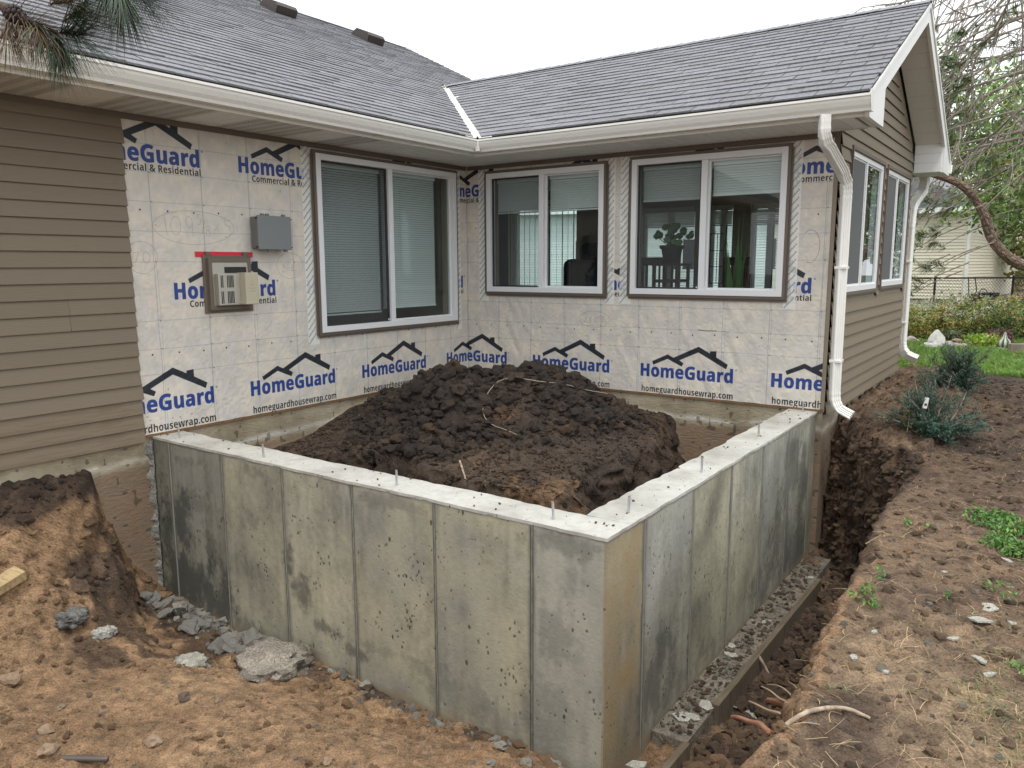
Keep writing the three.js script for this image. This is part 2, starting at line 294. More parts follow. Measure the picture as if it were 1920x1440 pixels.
M('interior_wall', box2(-4.2, -4.1, 0.2, CEIL, -3.2, 8.9), inside, house);
M('interior_wall', box2(-4.1, -0.15, 0.2, CEIL, -0.12, -0.02), inside, house);
M('ceiling', merge([box2(-8.9, -0.15, CEIL + 0.005, CEIL + 0.10, -3.24, 8.9), box2(-0.15, 3.555, CEIL + 0.005, CEIL + 0.10, -3.24, -0.15)]), std({ color: lin(0.5, 0.48, 0.44), roughness: 0.95 }), house);
M('floor', merge([box2(-8.9, -0.15, 0.1, 0.22, -3.24, 8.9), box2(-0.15, 3.555, 0.1, 0.22, -3.24, -0.15)]), std({ color: lin(0.20, 0.15, 0.10), roughness: 0.6 }), house);
// old foundation
const texOld = dataTex(1024, 512, (u, v) => { // v: 0 bottom (-1.4 m) .. 1 top
  const y = -1.4 + 1.4 * v, x = u * 4, n = f2(x * 3, y * 3, 1.1, 4), n2 = f2(x * 11, y * 11, 2.1, 3);
  let c = mix3([0.30, 0.25, 0.165], [0.40, 0.345, 0.25], clamp(0.5 + 1.2 * n)); c = c.map(k => k * (1 + 0.35 * n2));
  const lineY = -0.155 - 0.05 * Math.abs(vn(x * 1.1, 4.4)) + 0.03 * n;
  c = mix3(c, [0.56, 0.53, 0.46], Math.exp(-(((y - lineY) / 0.022) ** 2)) * clamp(0.5 + 1.2 * vn(x * 2.3, 1.4) + n2));
  const soil = sm(lineY - 0.02, lineY - 0.09 - 0.06 * n, y) * (0.72 + 0.4 * n2); c = mix3(c, mix3([0.17, 0.105, 0.07], [0.235, 0.15, 0.095], clamp(0.5 + n2 * 1.5)), clamp(soil));
  if (vn(x * 26, y * 26, 3) > 0.74) c = c.map(k => k * 0.5);
  return c;
}, true);
const oldMat = std({ map: texOld, roughness: 0.95, bumpMap: rep(texSoilBump, 3), bumpScale: 0.006 });
function oldUV(g) { const p = g.attributes.position, n = g.attributes.normal, uv = g.attributes.uv; for (let i = 0; i < p.count; i++) uv.setXY(i, (Math.abs(n.getX(i)) > 0.5 ? p.getZ(i) : p.getX(i)) / 4, (p.getY(i) + 1.4) / 1.4 * 0.998); return g; }
const oldF = part('old_foundation');
M('foundation_wall', oldUV(box2(-0.25, -0.012, -1.5, -0.021, -0.25, 9)), oldMat, oldF);
M('foundation_wall', oldUV(box2(-0.012, 3.688, -1.5, -0.0212, -0.25, -0.012)), oldMat, oldF);
M('foundation_wall', oldUV(box2(3.44, 3.6885, -1.5, -0.0214, -3.39, -0.25)), oldMat, oldF);
M('foundation_wall', oldUV(box2(-9, 3.44, -1.5, -0.0216, -3.38, -3.14)), oldMat, oldF);
const sillMat = std({ color: lin(0.27, 0.15, 0.075), roughness: 0.95, map: rep(texGrain, 2) });
M('sill_plate', metreUV(box2(-0.03, 0.002, -0.020, 0.004, 0, 3.70)), sillMat, house);
M('sill_plate', metreUV(box2(0.002, 3.69, -0.020, 0.004, -0.03, 0.002)), sillMat, house);
M('sill_plate', metreUV(box2(3.66, 3.699, -0.0205, 0.0035, -3.38, -0.03)), sillMat, house);

// ---- house wrap print
const texWrapBump = dataTex(1024, 1024, (u, v) => { const w = 0.5 * fbmp(u + 0.04 * vnp(u * 6, v * 6, 6, 2), v, 5, 3, 61), r = vnp((u + v * 0.55) * 34, (v - u) * 8, 9999, 4); const k = 0.5 + 0.36 * w + 0.17 * r * clamp(0.5 + fbmp(u, v, 4, 2, 90) * 1.6) + 0.05 * vnp(u * 120, v * 120, 120, 3); return [k, k, k]; }, false);
const LG = { // outline of the roof mark, read off the photograph
  o: [[360, 612], [600, 512], [690, 565], [1065, 408], [1232, 512], [1232, 480], [1325, 480], [1325, 570], [1493, 680], [1468, 745], [1062, 492], [780, 605], [845, 650], [818, 700], [600, 580], [378, 665]] };
const logoPts = LG.o.map(([x, y]) => { const t = (x - 160) / 1418; return [t * 0.894, (830 + 120 * t - y) * 0.000605]; });
function wrapCanvas(w, h, kind) { // w x h metres; left edge of the canvas is the left edge seen from outside
  const S = 1664 / w, cv = document.createElement('canvas'); cv.width = 1664; cv.height = Math.round(h * S); const g = cv.getContext('2d');
  const img = g.createImageData(cv.width, cv.height), enc = (c) => 255 * (c <= 0.0031308 ? c * 12.92 : 1.055 * Math.pow(c, 1 / 2.4) - 0.055), q = kind === 'A' ? 0 : 40;
  for (let j = 0; j < cv.height; j++) for (let i = 0; i < cv.width; i++) {
    const x = i / S + q, y = j / S, n = f2(x * 3.1, y * 3.1, 5.5, 2), m = f2(x * 14, y * 14, 2.5, 3), f = vn(x * 34 + 3 * n, y * 20) * 0.6;
    const warm = sm(-0.05, 0.30, m + 0.5 * n), c = mix3([0.64, 0.605, 0.545], [0.685, 0.62, 0.525], warm * 0.85), k = 0.97 + 0.10 * m + 0.08 * f, p = (j * cv.width + i) * 4;
    img.data[p] = enc(clamp(c[0] * k)); img.data[p + 1] = enc(clamp(c[1] * k)); img.data[p + 2] = enc(clamp(c[2] * k)); img.data[p + 3] = 255;
  }
  g.putImageData(img, 0, 0);
  const X = (u) => u * S, Y = (v) => cv.height - v * S;
  // reinforcing grid and sheathing nails
  seed(kind === 'A' ? 5 : 9);
  g.lineCap = 'round';
  for (const v of [0.42, 0.60, 0.80, 1.21, 1.42, 1.62, 1.82, 2.01]) { g.strokeStyle = 'rgba(112,126,142,0.42)'; g.lineWidth = X(0.004); g.beginPath(); for (let u = 0; u <= w + 0.1; u += 0.1) g.lineTo(X(u), Y(v + 0.004 * vn(u * 3, v * 9))); g.stroke(); }
  for (let u = (kind === 'A' ? 0.19 : 0.01); u < w; u += 0.402) { g.strokeStyle = 'rgba(110,124,142,0.5)'; g.lineWidth = X(0.0045); g.beginPath(); for (let v = 0; v <= h; v += 0.1) g.lineTo(X(u + 0.006 * vn(v * 4, u * 9)), Y(v)); g.stroke(); g.strokeStyle = 'rgba(70,76,84,0.45)'; g.lineWidth = X(0.0017); g.beginPath(); for (let v = 0; v <= h; v += 0.1) g.lineTo(X(u + 0.012 * vn(v * 3, u * 5 + 3) + 0.01), Y(v)); g.stroke(); for (const v of [0.42, 0.6, 0.8, 1.21, 1.62, 1.82]) { g.fillStyle = '#3c4046'; g.save(); g.translate(X(u + 0.012), Y(v)); g.rotate(rr(0.3, 1.3)); g.fillRect(-X(0.008), -X(0.0018), X(0.016), X(0.0036)); g.restore(); } }
  g.fillStyle = '#23201e';
  for (const v of [0.56, 1.565]) for (let u = 0.12; u < w; u += 0.203) { g.beginPath(); g.arc(X(u + rr(-0.01, 0.01)), Y(v + rr(-0.006, 0.006)), X(0.0062), 0, 7); g.fill(); }
  for (let n = 0; n < 26; n++) { g.globalAlpha = rr(0.3, 0.8); g.beginPath(); g.arc(X(rr(0, w)), Y(rr(0.1, h)), X(rr(0.002, 0.005)), 0, 7); g.fill(); } g.globalAlpha = 1;
  function fit(text, x0, x1, yb, px, font) { g.font = `bold ${Math.round(px)}px ${font || 'sans-serif'}`; const tw = g.measureText(text).width; g.save(); g.translate(X(x0), Y(yb)); g.scale(X(x1 - x0) / tw, 1); g.fillText(text, 0, 0); g.restore(); }
  function logo(u0, vb, sub) {
    g.fillStyle = '#20262e'; g.beginPath(); logoPts.forEach(([a, b], i) => i ? g.lineTo(X(u0 + a), Y(vb + b)) : g.moveTo(X(u0 + a), Y(vb + b))); g.closePath(); g.fill();
    g.fillStyle = '#263f83'; g.strokeStyle = '#263f83'; g.lineJoin = 'round'; g.font = `bold ${Math.round(X(0.16))}px sans-serif`; const tw = g.measureText('HomeGuard').width; g.save(); g.translate(X(u0), Y(vb)); g.scale(X(0.9) / tw, 1.0); g.lineWidth = X(0.006); g.fillText('HomeGuard', 0, 0); g.strokeText('HomeGuard', 0, 0); g.restore();
    g.fillStyle = '#8a8d90'; g.beginPath(); g.arc(X(u0 + 0.915), Y(vb + 0.115), X(0.009), 0, 7); g.fill();
    g.fillStyle = '#1c1c1e'; if (sub) fit('Commercial & Residential', u0 + 0.125, u0 + 0.9, vb - 0.062, X(0.066)); else fit('homeguardhousewrap.com', u0 + 0.02, u0 + 0.9, vb - 0.142, X(0.078));
  }
  const off = kind === 'A' ? 3.70 : 0; // developed coordinate: A runs 0..3.70, B follows from 3.70
  for (let k = -1; k < 8; k++) {
    const r = 0.60 + 1.2085 * k, m = 1.213 + 1.2085 * (k - 1); const base = kind === 'A' ? 0 : -3.70;
    logo(r - 0.9 + base, 0.155, false); logo(r - 0.9 + base, 1.888, true); logo(m - 0.9 + base, 0.946, true);
  }
  // carpenter's pencil
  g.strokeStyle = 'rgba(96,88,80,0.40)'; g.lineWidth = X(0.0034);
  const pen = (pts) => { g.beginPath(); pts.forEach(([a, b], i) => i ? g.lineTo(X(a), Y(b)) : g.moveTo(X(a), Y(b))); g.stroke(); };
  const oval = (a, b, ra, rb) => { g.beginPath(); for (let t = 0; t <= 6.6; t += 0.1) { const f = 1 + 0.02 * Math.sin(3 * t) + 0.01 * t; g.lineTo(X(a + ra * f * Math.cos(t + 2)), Y(b + rb * f * Math.sin(t + 2))); } g.stroke(); };
  const arc = (a, b, ra, rb, t0, t1) => { g.beginPath(); for (let i = 0; i <= 16; i++) { const t = lerp(t0, t1, i / 16); g.lineTo(X(a + ra * Math.cos(t)), Y(b + rb * Math.sin(t))); } g.stroke(); };
  if (kind === 'A') { // 3.70 - z
    g.save(); g.translate(X(-0.10), 0); g.scale(0.88, 1);
    oval(0.70, 1.455, 0.36, 0.115);
    pen([[0.44, 1.53], [0.455, 1.40]]); arc(0.535, 1.465, 0.045, 0.065, 0, 6.4); arc(0.655, 1.495, 0.028, 0.04, 0, 6.4); pen([[0.683, 1.49], [0.685, 1.395]]); arc(0.745, 1.505, 0.02, 0.025, 1.5, -2.0); pen([[0.738, 1.53], [0.735, 1.55], [0.76, 1.553]]); pen([[0.80, 1.52], [0.77, 1.415]]); arc(0.825, 1.455, 0.014, 0.018, 0, 6.3); arc(0.825, 1.42, 0.018, 0.02, 0, 6.3); pen([[0.885, 1.49], [0.925, 1.44]]); pen([[0.925, 1.49], [0.89, 1.44]]); arc(1.0, 1.44, 0.045, 0.045, 1.6, -2.0); pen([[0.99, 1.485], [0.985, 1.515], [1.05, 1.525]]);
    g.restore();
    oval(0.10, 1.24, 0.11, 0.105); pen([[0.04, 1.275], [0.08, 1.275], [0.055, 1.205]]); arc(0.135, 1.24, 0.026, 0.038, 0, 6.4);
    oval(1.36, 1.18, 0.13, 0.10); pen([[1.275, 1.20], [1.315, 1.16]]); pen([[1.315, 1.205], [1.28, 1.155]]); arc(1.385, 1.21, 0.025, 0.025, 3, -0.4); pen([[1.41, 1.205], [1.37, 1.14], [1.435, 1.14]]);
    g.save(); g.globalAlpha = 0.55; for (let n = 0; n < 70; n++) { g.fillStyle = '#4a3524'; g.beginPath(); g.arc(X(Math.abs(rr(-0.1, 0.8) * rnd()) + 0.03), Y(0.02 + 0.2 * rnd() * rnd()), X(rr(0.0015, 0.005)), 0, 7); g.fill(); } g.restore();
  } else {
    oval(1.55, 0.66, 0.16, 0.075); g.strokeStyle = 'rgba(120,74,62,0.5)'; arc(1.455, 0.69, 0.02, 0.02, 3, -0.4); pen([[1.475, 0.685], [1.44, 0.63], [1.485, 0.63]]); pen([[1.50, 0.68], [1.52, 0.63]]); pen([[1.525, 0.68], [1.50, 0.63]]); for (const a of [1.56, 1.585, 1.605]) pen([[a, 0.69], [a, 0.635]]); arc(1.63, 0.68, 0.012, 0.014, 2, -2); arc(1.63, 0.655, 0.012, 0.013, 1.5, -2.2); pen([[1.66, 0.70], [1.635, 0.61]]); pen([[1.665, 0.665], [1.66, 0.64], [1.685, 0.64]]); pen([[1.68, 0.66], [1.68, 0.61]]);
    g.strokeStyle = 'rgba(70,66,64,0.55)'; g.lineWidth = X(0.0036); arc(3.52, 1.32, 0.075, 0.13, 2.2, -1.9); g.strokeStyle = '#3a3634'; g.lineWidth = X(0.006); pen([[2.60, 0.606], [2.68, 0.600], [2.77, 0.603]]);
    g.globalAlpha = 0.5; g.fillStyle = '#55463a'; for (let n = 0; n < 30; n++) { g.beginPath(); g.arc(X(rr(0, w)), Y(rr(0, 0.25)), X(rr(0.001, 0.004)), 0, 7); g.fill(); } g.globalAlpha = 1;
  }
  // flashing tape round the windows
  function tape(u0, u1, v0, v1) {
    g.fillStyle = 'rgba(226,226,220,0.86)'; g.beginPath(); const hor = (u1 - u0) > (v1 - v0), n = 14;
    for (let i = 0; i <= n; i++) hor ? g.lineTo(X(lerp(u0, u1, i / n)), Y(v0 + 0.004 * vn(i, u0 * 9))) : g.lineTo(X(u0 + 0.004 * vn(i, v0 * 9)), Y(lerp(v0, v1, i / n)));
    for (let i = n; i >= 0; i--) hor ? g.lineTo(X(lerp(u0, u1, i / n)), Y(v1 + 0.004 * vn(i, u1 * 7))) : g.lineTo(X(u1 + 0.004 * vn(i, v1 * 7)), Y(lerp(v0, v1, i / n)));
    g.fill(); g.save(); g.beginPath(); g.rect(X(u0), Y(v1), X(u1 - u0), X(v1 - v0)); g.clip(); g.fillStyle = 'rgba(60,66,74,0.8)'; g.font = `bold ${Math.round(X(0.021))}px sans-serif`;
    for (let v = v0; v < v1 + 0.1; v += 0.062) for (let u = u0 + 0.012; u < u1; u += 0.14) { g.save(); g.translate(X(u), Y(v)); g.rotate(-0.85); g.fillText('HomeGuard', 0, 0); g.restore(); }
    g.restore();
  }
  const wins = kind === 'A' ? [[3.70 - W1[1], 3.70 - W1[0], W1[2], W1[3]]] : [W2, W3];
  for (const [a, b, c, d] of wins) { tape(a - 0.13, a - 0.01, c - 0.10, h); tape(b + 0.01, b + 0.11, c - 0.10, h); }
  return cv;
}
function wrapMat(w, h, kind) {
  const t = new THREE.CanvasTexture(wrapCanvas(w, h, kind)); t.colorSpace = THREE.SRGBColorSpace; t.anisotropy = 8;
  return std({ map: t, roughness: 0.52, bumpMap: rep(texWrapBump, 1.6 * w / 3.7, 0.95), bumpScale: 0.024 });
}
{ // the wrap itself, cut out round the windows, a couple of millimetres off the sheathing
  const H = 2.225, mk = (pts, holes) => new THREE.ExtrudeGeometry(shapeOf(pts, holes), { depth: 0.003, bevelEnabled: false });
  const a = mk(rect(0.004, 3.70, 0.0, H), [hole(W1, 0.012)]).applyMatrix4(faceX).translate(0.003, 0, 0);
  { const p = a.attributes.position, uv = a.attributes.uv; for (let i = 0; i < p.count; i++) uv.setXY(i, (3.70 - p.getZ(i)) / 3.70, p.getY(i) / H); }
  M('house_wrap', a, wrapMat(3.70, H, 'A'), house).userData.label = 'printed white house wrap beside the tan siding';
  const b = mk(rect(0.0035, 3.668, 0.0, H), [hole(W2, 0.012), hole(W3, 0.012)]);
  { const p = b.attributes.position, uv = b.attributes.uv; for (let i = 0; i < p.count; i++) uv.setXY(i, p.getX(i) / 3.70, p.getY(i) / H); }
  M('house_wrap', b, wrapMat(3.70, H, 'B'), house).userData.label = 'printed white house wrap under the pair of windows';
}
// ---- lap siding
const texVinyl = dataTex(512, 512, (u, v) => { const k = 0.5 + 0.3 * vnp(u * 3, v * 140, 3, 6) * 1 + 0.3 * vnp(u * 14, v * 220, 14, 7); return [k, k, k]; }, false);
const sidingMats = [[0.190, 0.151, 0.103], [0.196, 0.156, 0.107], [0.184, 0.146, 0.099], [0.193, 0.154, 0.107]].map(c => std({ color: lin(...c), roughness: 0.62, bumpMap: rep(texVinyl, 1, 2), bumpScale: 0.0012 }));
const EXP = 0.1016;
const texSplash = dataTex(1024, 128, (u, v) => { const n = fbmp(u, v * 0.999, 9, 4, 70), s = vnp(u * 420, v * 42, 420, 71), m = sm(0.05, 0.3, n) * 0.30 + (s > 0.72 && n > -0.08 ? 0.45 : 0); return mix3([0.190, 0.151, 0.103], [0.115, 0.072, 0.044], clamp(m)); }, true);
const splashMat = std({ map: rep(texSplash, 0.5, 8), roughness: 0.75, bumpMap: rep(texVinyl, 1, 2), bumpScale: 0.0012 });
const lapOutline = [[0.0, 0.003], [0.0205, 0.0], [0.0215, 0.002], [0.0210, 0.008], [0.0055, EXP + 0.004], [0.0025, EXP + 0.004], [0.0165, 0.011], [0.0, 0.0065]]; // out, up
const lapCache = new Map();
function lapGeo(len) { const k = len.toFixed(3); if (!lapCache.has(k)) { const g = prism(lapOutline, len); const p = g.attributes.position, uv = g.attributes.uv; for (let i = 0; i < p.count; i++) uv.setXY(i, p.getZ(i), p.getY(i)); lapCache.set(k, g); } return lapCache.get(k); }
function plank(parent, len, x, y, z, turn, i) { const m = M('siding_plank', lapGeo(len), sidingMats[i % 4], parent); m.position.set(x, y, z); m.rotation.y = turn; return m; }
{
  const s = part('siding'); seed(3);
  for (let i = 0; i < 22; i++) { // wall A, from the cut edge onward; one joint shows
    const y = -0.045 + i * EXP, z0 = 3.680 + 0.006 * vn(i * 1.7, 2);
    if (i === 8 || i === 9) { plank(s, 4.115 - z0, 0.004, y, z0, 0, i); plank(s, 9 - 4.117, 0.0035, y, 4.117, 0, i + 1); }
    else { const m = plank(s, +(9 - z0).toFixed(2), 0.004, y, 9 - (+(9 - z0).toFixed(2)), 0, i); if (i < 3) m.material = splashMat; }
  }
  const sg = part('gable_siding');
  for (let i = 0; i < 34; i++) { // gable end
    const y = -0.045 + i * EXP, top = y + EXP; let a = -3.395, b = -0.002 + 0.012 * vn(i * 2.3, 6.1);
    if (top > 2.42) { const r = (top - 2.42) / 0.5; a += r; b -= r; } if (b - a < 0.12) continue;
    const cuts = []; for (const w of [G1, G2]) if (top > w[2] + 0.0 && y < w[3] - 0.03) cuts.push([w[0] - 0.045, w[1] + 0.035]);
    cuts.sort((p, q) => p[0] - q[0]); let z = a; for (const [c0, c1] of [...cuts, [b, 99]]) { const e = Math.min(c0, b); if (e - z > 0.03) plank(sg, e - z, 3.704, y, z, 0, i + (z > a ? 1 : 0)); z = c1; }
  }
}
// brown frieze channels under the soffit, corner trim
M('frieze_channel', metreUV(merge([box2(0.006, 0.020, 2.15, 2.236, 0.03, 9), box2(0.020, 0.032, 2.205, 2.236, 0.03, 9)])), mat.casing, house);
M('frieze_channel', metreUV(merge([box2(0.032, 3.69, 2.15, 2.236, 0.006, 0.020), box2(0.032, 3.69, 2.205, 2.236, 0.020, 0.032)])), mat.casing, house);
M('corner_trim', box2(3.665, 3.7035, 2.02, 2.236, -0.02, 0.008), mat.casing, house);

// ---- windows
const slatMat = phys({ color: lin(0.80, 0.80, 0.77), roughness: 0.6, transmission: 0.12, thickness: 0 });
const screenMat = std({ color: lin(0.10, 0.105, 0.11), roughness: 0.9, transparent: true, opacity: 0.28 });
const screenDark = std({ color: lin(0.105, 0.107, 0.11), roughness: 0.85 });
// built in a local frame: width along +x, up +y, outside +z; origin at the opening's lower left corner seen from outside
function windowUnit(w, h, mull, o = {}) {
  const g = new THREE.Group(); g.name = 'window'; house.add(g);
  const f = 0.045, cs = 0.027;
  M('casing', metreUV(merge([box2(-cs, 0, -cs, h + 0.03, -0.02, 0.024), box2(w, w + cs, -cs, h + 0.03, -0.02, 0.024), box2(0, w, -cs, 0, -0.02, 0.0245), box2(0, w, h, h + 0.03, -0.02, 0.0245), box2(-cs - 0.016, -cs, -cs, h, 0.004, 0.009), box2(w + cs, w + cs + 0.016, -cs, h, 0.004, 0.009), box2(-cs, w + cs + 0.016, -cs - 0.02, -cs, 0.004, 0.0088)])), mat.casing, g);
  const fr = shapeOf(rect(0, w, 0, h), [rect(f, w - f, f, h - f)]);
  const fz = o.flush ? -0.022 : 0; M('frame', new THREE.ExtrudeGeometry(fr, { depth: 0.085, bevelEnabled: true, bevelSize: 0.003, bevelThickness: 0.003, bevelSegments: 2 }).translate(0, 0, -0.055 + fz), mat.vinyl, g);
  const mw = 0.028;
  M('mullion', rbox(mw * (o.flush ? 1.3 : 2), h - 2 * f, 0.05, 0.004, mull, h / 2, o.flush ? -0.015 : 0.0), mat.vinyl, g);
  const paneBox = (a, b, z) => box2(a, b, f, h - f, z - 0.002, z + 0.002);
  const sash = (a, b, z) => new THREE.ExtrudeGeometry(shapeOf(rect(a, b, f, h - f), [rect(a + 0.016, b - 0.016, f + 0.018, h - f - 0.016)]), { depth: 0.02, bevelEnabled: false }).translate(0, 0, z - 0.01);
  const s1 = M('sash', sash(f, mull - mw, o.flush ? -0.010 : -0.012), o.sashMat || mat.dark, g), s2 = M('sash', sash(mull + mw, w - f, o.flush ? -0.010 : -0.025), o.sashMat2 || mat.vinyl, g);
  const pg = (a, b, z) => new THREE.PlaneGeometry(b - a, h - 2 * f - 0.03).translate((a + b) / 2, h / 2, z);
  M('pane', pg(f + 0.014, mull - mw - 0.014, o.flush ? -0.012 : -0.03), mat.glass, s1);
  M('pane', pg(mull + mw + 0.014, w - f - 0.014, o.flush ? -0.004 : -0.026), mat.glass, s2);
  if (o.screen) M('insect_screen', pg(f + 0.014, mull - mw - 0.014, o.flush ? -0.003 : -0.008), o.screen, s1);
  M('sash_latch', rbox(0.012, 0.016, 0.006, 0.002, mull - mw - 0.02, f + 0.02, 0.001), mat.vinyl, s1);
  if (o.blind) for (const [a, b, drop] of o.blind) { // venetian blind: headrail, slats, bottom rail, cords
    const bl = M('blind', box2(a, b, h - f - 0.045, h - f - 0.005, -0.115, -0.075), slatMat, g), sl = [], zz = -0.095, pitch = 0.0215;
    for (let y = h - f - 0.06; y > h - f - drop; y -= pitch) sl.push(new THREE.BoxGeometry(b - a, 0.0012, 0.025).rotateX(o.tilt ?? 0.75).translate((a + b) / 2, y, zz));
    const s = M('slats', merge(sl), slatMat, bl); s.userData.kind = 'stuff';
    M('bottom_rail', rbox(b - a, 0.016, 0.024, 0.004, (a + b) / 2, h - f - drop - 0.014, zz), slatMat, bl);
  }
  return g;
}
const w1 = windowUnit(W1[1] - W1[0], W1[3] - W1[2], (2.045 - 1.163), { screen: screenMat, blind: [[0.07, 0.83, 1.30], [0.87, 1.62, 1.27]], tilt: 0.85 }); w1.position.set(0.012, W1[2], W1[1]); w1.rotation.y = Math.PI / 2; w1.userData.label = 'sliding window with drawn blinds beside the grey box';
const w2 = windowUnit(W2[1] - W2[0], W2[3] - W2[2], 0.961 - W2[0], { screen: screenMat, blind: [[0.06, 0.63, 0.33], [0.70, 1.29, 0.33]], tilt: 1.0 }); w2.position.set(W2[0], W2[2], 0.012);
const w3 = windowUnit(W3[1] - W3[0], W3[3] - W3[2], 2.625 - W3[0], { screen: screenMat, blind: [[0.06, 0.64, 0.30], [0.72, 1.31, 0.28]], tilt: 1.0 }); w3.position.set(W3[0], W3[2], 0.012);
for (const w of [G1, G2]) { const u = windowUnit(w[1] - w[0], w[3] - w[2], 0.62, { screen: screenDark, sashMat: mat.vinyl, flush: true }); u.position.set(3.712, w[2], w[1]); u.rotation.y = Math.PI / 2; }
for (const w of BACK) { const u = windowUnit(w[1] - w[0], w[3] - w[2], (w[1] - w[0]) * 0.5, { blind: w[2] > 0.5 ? [[0.05, w[1] - w[0] - 0.05, 0.22]] : null }); u.position.set(w[1], w[2], -3.40); u.rotation.y = Math.PI; }
{ // vertical blind at the far sliding door
  const g = new THREE.Group(); g.name = 'vertical_blind'; house.add(g); M('headrail', box2(-1.78, -0.5, 2.06, 2.11, -3.22, -3.17), slatMat, g); seed(8);
  for (let i = 0; i < 13; i++) { const m = M('slat', box(0.085, 1.8, 0.002, 0, 0, 0), slatMat, g); m.position.set(-1.72 + i * 0.095, 1.15, -3.19); m.rotation.y = -0.95 + rr(-0.15, 0.15); }
}
// ---------------------------------------------------------------- roof: 6-in-12, eaves 0.63 m out, wing ridge at z=-1.69, main ridge at x=-4.5
const EO = 0.63, EY = 2.345, SL = 0.5, K = Math.sqrt(1 + SL * SL), WR = -1.69, MR = -4.5, RX = 4.015, MZ = 9.4, ME = -4.05;
const roofY = (run) => EY + SL * run;
const deckMat = std({ color: lin(0.06, 0.055, 0.05), roughness: 0.95 });
const shingleMats = [0.300, 0.318, 0.288, 0.332, 0.308, 0.280].map((k, i) => std({ color: lin(k * (0.97 + 0.02 * (i % 2)), k * 0.985, k * (1.03 + 0.025 * ((i + 1) % 3))), map: rep(texGran, 3.1 + 0.2 * i), roughness: 0.62, bumpMap: rep(texGran, 5), bumpScale: 0.003 }));
const shingleAll = std({ vertexColors: true, map: rep(texGran, 3), roughness: 0.62, bumpMap: rep(texGran, 5), bumpScale: 0.003 });
const TABW = 0.305, EXS = 0.127;
function tabGeo(w, th, lift, sl = 0, sr = 0) { // local: x across, y up the slope, z out; butt at y=0
  const L = EXS * 1.55, t = th, v = [[0, 0, lift], [w, 0, lift], [w, 0, t + lift], [0, 0, t + lift], [sl, L, 0], [w + sr, L, 0], [w + sr, L, 0.003], [sl, L, 0.003]].map(a => V3(...a)), T = new Tris();
  T.quad(v[3], v[2], v[6], v[7]); T.quad(v[0], v[1], v[2], v[3]); T.quad(v[0], v[3], v[7], v[4]); T.quad(v[1], v[5], v[6], v[2]);
  const g = T.geo(); const p = g.attributes.position, uv = g.attributes.uv; for (let i = 0; i < p.count; i++) uv.setXY(i, p.getX(i), p.getY(i) + p.getZ(i)); return g;
}
const tabVariants = [0, 1, 2, 3, 4].map(i => tabGeo(TABW - 0.007, 0.0115 + 0.0013 * i, 0.003));
function roofPlane(name, frame, len, lo, hi, budget, seedN) { // frame: Group whose x runs along the eave, y up the slope, z out; lo/hi(run) limit x
  const roof = new THREE.Group(); roof.name = name; house.add(roof); roof.add(frame); // frame is only a transform
  seed(seedN); const courses = Math.floor(len * K / EXS), singles = [], rest = [];
  for (let c = 0; c < courses; c++) {
    const y = c * EXS - 0.02, run = y / K, a = lo(run), b = hi(run), dl = lo(run + 0.01) - a, dr = hi(run + 0.01) - b, LT = EXS * 1.55 / K / 0.01, off = ((c % 2) * 0.5 + 0.08 * ((c * 7) % 3)) * TABW;
    for (let n = Math.floor((a - off) / TABW); ; n++) {
      let x0 = off + n * TABW, x1 = x0 + TABW; if (x0 >= b) break; const ca = x0 < a + 0.005, cb = x1 > b - 0.005; x0 = Math.max(x0, a); x1 = Math.min(x1, b); if (x1 - x0 < 0.02) continue;
      const t = { x: x0, y: y + rr(-0.004, 0.004), w: x1 - x0, full: x1 - x0 > TABW - 0.01 && !(ca && Math.abs(dl) > 0.001 && Math.abs(dl) < 0.05) && !(cb && Math.abs(dr) > 0.001 && Math.abs(dr) < 0.05), sl: ca && Math.abs(dl) < 0.05 ? dl * LT : 0, sr: cb && Math.abs(dr) < 0.05 ? dr * LT : 0, v: Math.floor(rnd() * 5) , m: Math.floor(rnd() * 6), z: 0.004 + rr(0, 0.002) };
      const wp = V3(x0 + 0.15, y, 0).applyMatrix4(frame.matrix); const d = wp.distanceTo(CP); t.d = d + (inFrame(wp) ? 0 : 100); (t.full ? singles : rest).push(t);
    }
  }
  singles.sort((p, q) => p.d - q.d); rest.push(...singles.splice(budget));
  return { roof, frame, singles, rest };
}
function inFrame(p) { const q = p.clone().project(camera); return Math.abs(q.x) < 1 && Math.abs(q.y) < 1; }
function layShingles(R) {
  R.roof.remove(R.frame);
  for (const t of R.singles) { const m = M('shingle', tabVariants[t.v], shingleMats[t.m], R.roof); m.matrixAutoUpdate = true; m.applyMatrix4(new THREE.Matrix4().multiplyMatrices(R.frame.matrix, new THREE.Matrix4().makeTranslation(t.x, t.y, t.z))); }
  const gs = R.rest.map(t => { const g = tabGeo(t.w - 0.006, 0.0115 + 0.0013 * t.v, 0.003, t.sl, t.sr).translate(t.x, t.y, t.z); const uv = g.attributes.uv; for (let i = 0; i < uv.count; i++) uv.setXY(i, uv.getX(i) + t.x * 1.7, uv.getY(i) + t.y); const c = shingleMats[t.m].color, n = g.attributes.position.count, C = new Float32Array(n * 3); for (let i = 0; i < n; i++) { C[3 * i] = c.r; C[3 * i + 1] = c.g; C[3 * i + 2] = c.b; } g.setAttribute('color', new THREE.BufferAttribute(C, 3)); return g; });
  const m = M('shingles', mergeGeometries(gs).applyMatrix4(R.frame.matrix), shingleAll, R.roof); m.userData.kind = 'stuff';
}
function planeFrame(origin, xdir, ydir) { const g = new THREE.Group(), z = xdir.clone().cross(ydir).normalize(); g.matrix.makeBasis(xdir, ydir, z).setPosition(origin); g.matrixAutoUpdate = false; return g; }
const ang = Math.atan(SL), cA = Math.cos(ang), sA = Math.sin(ang);
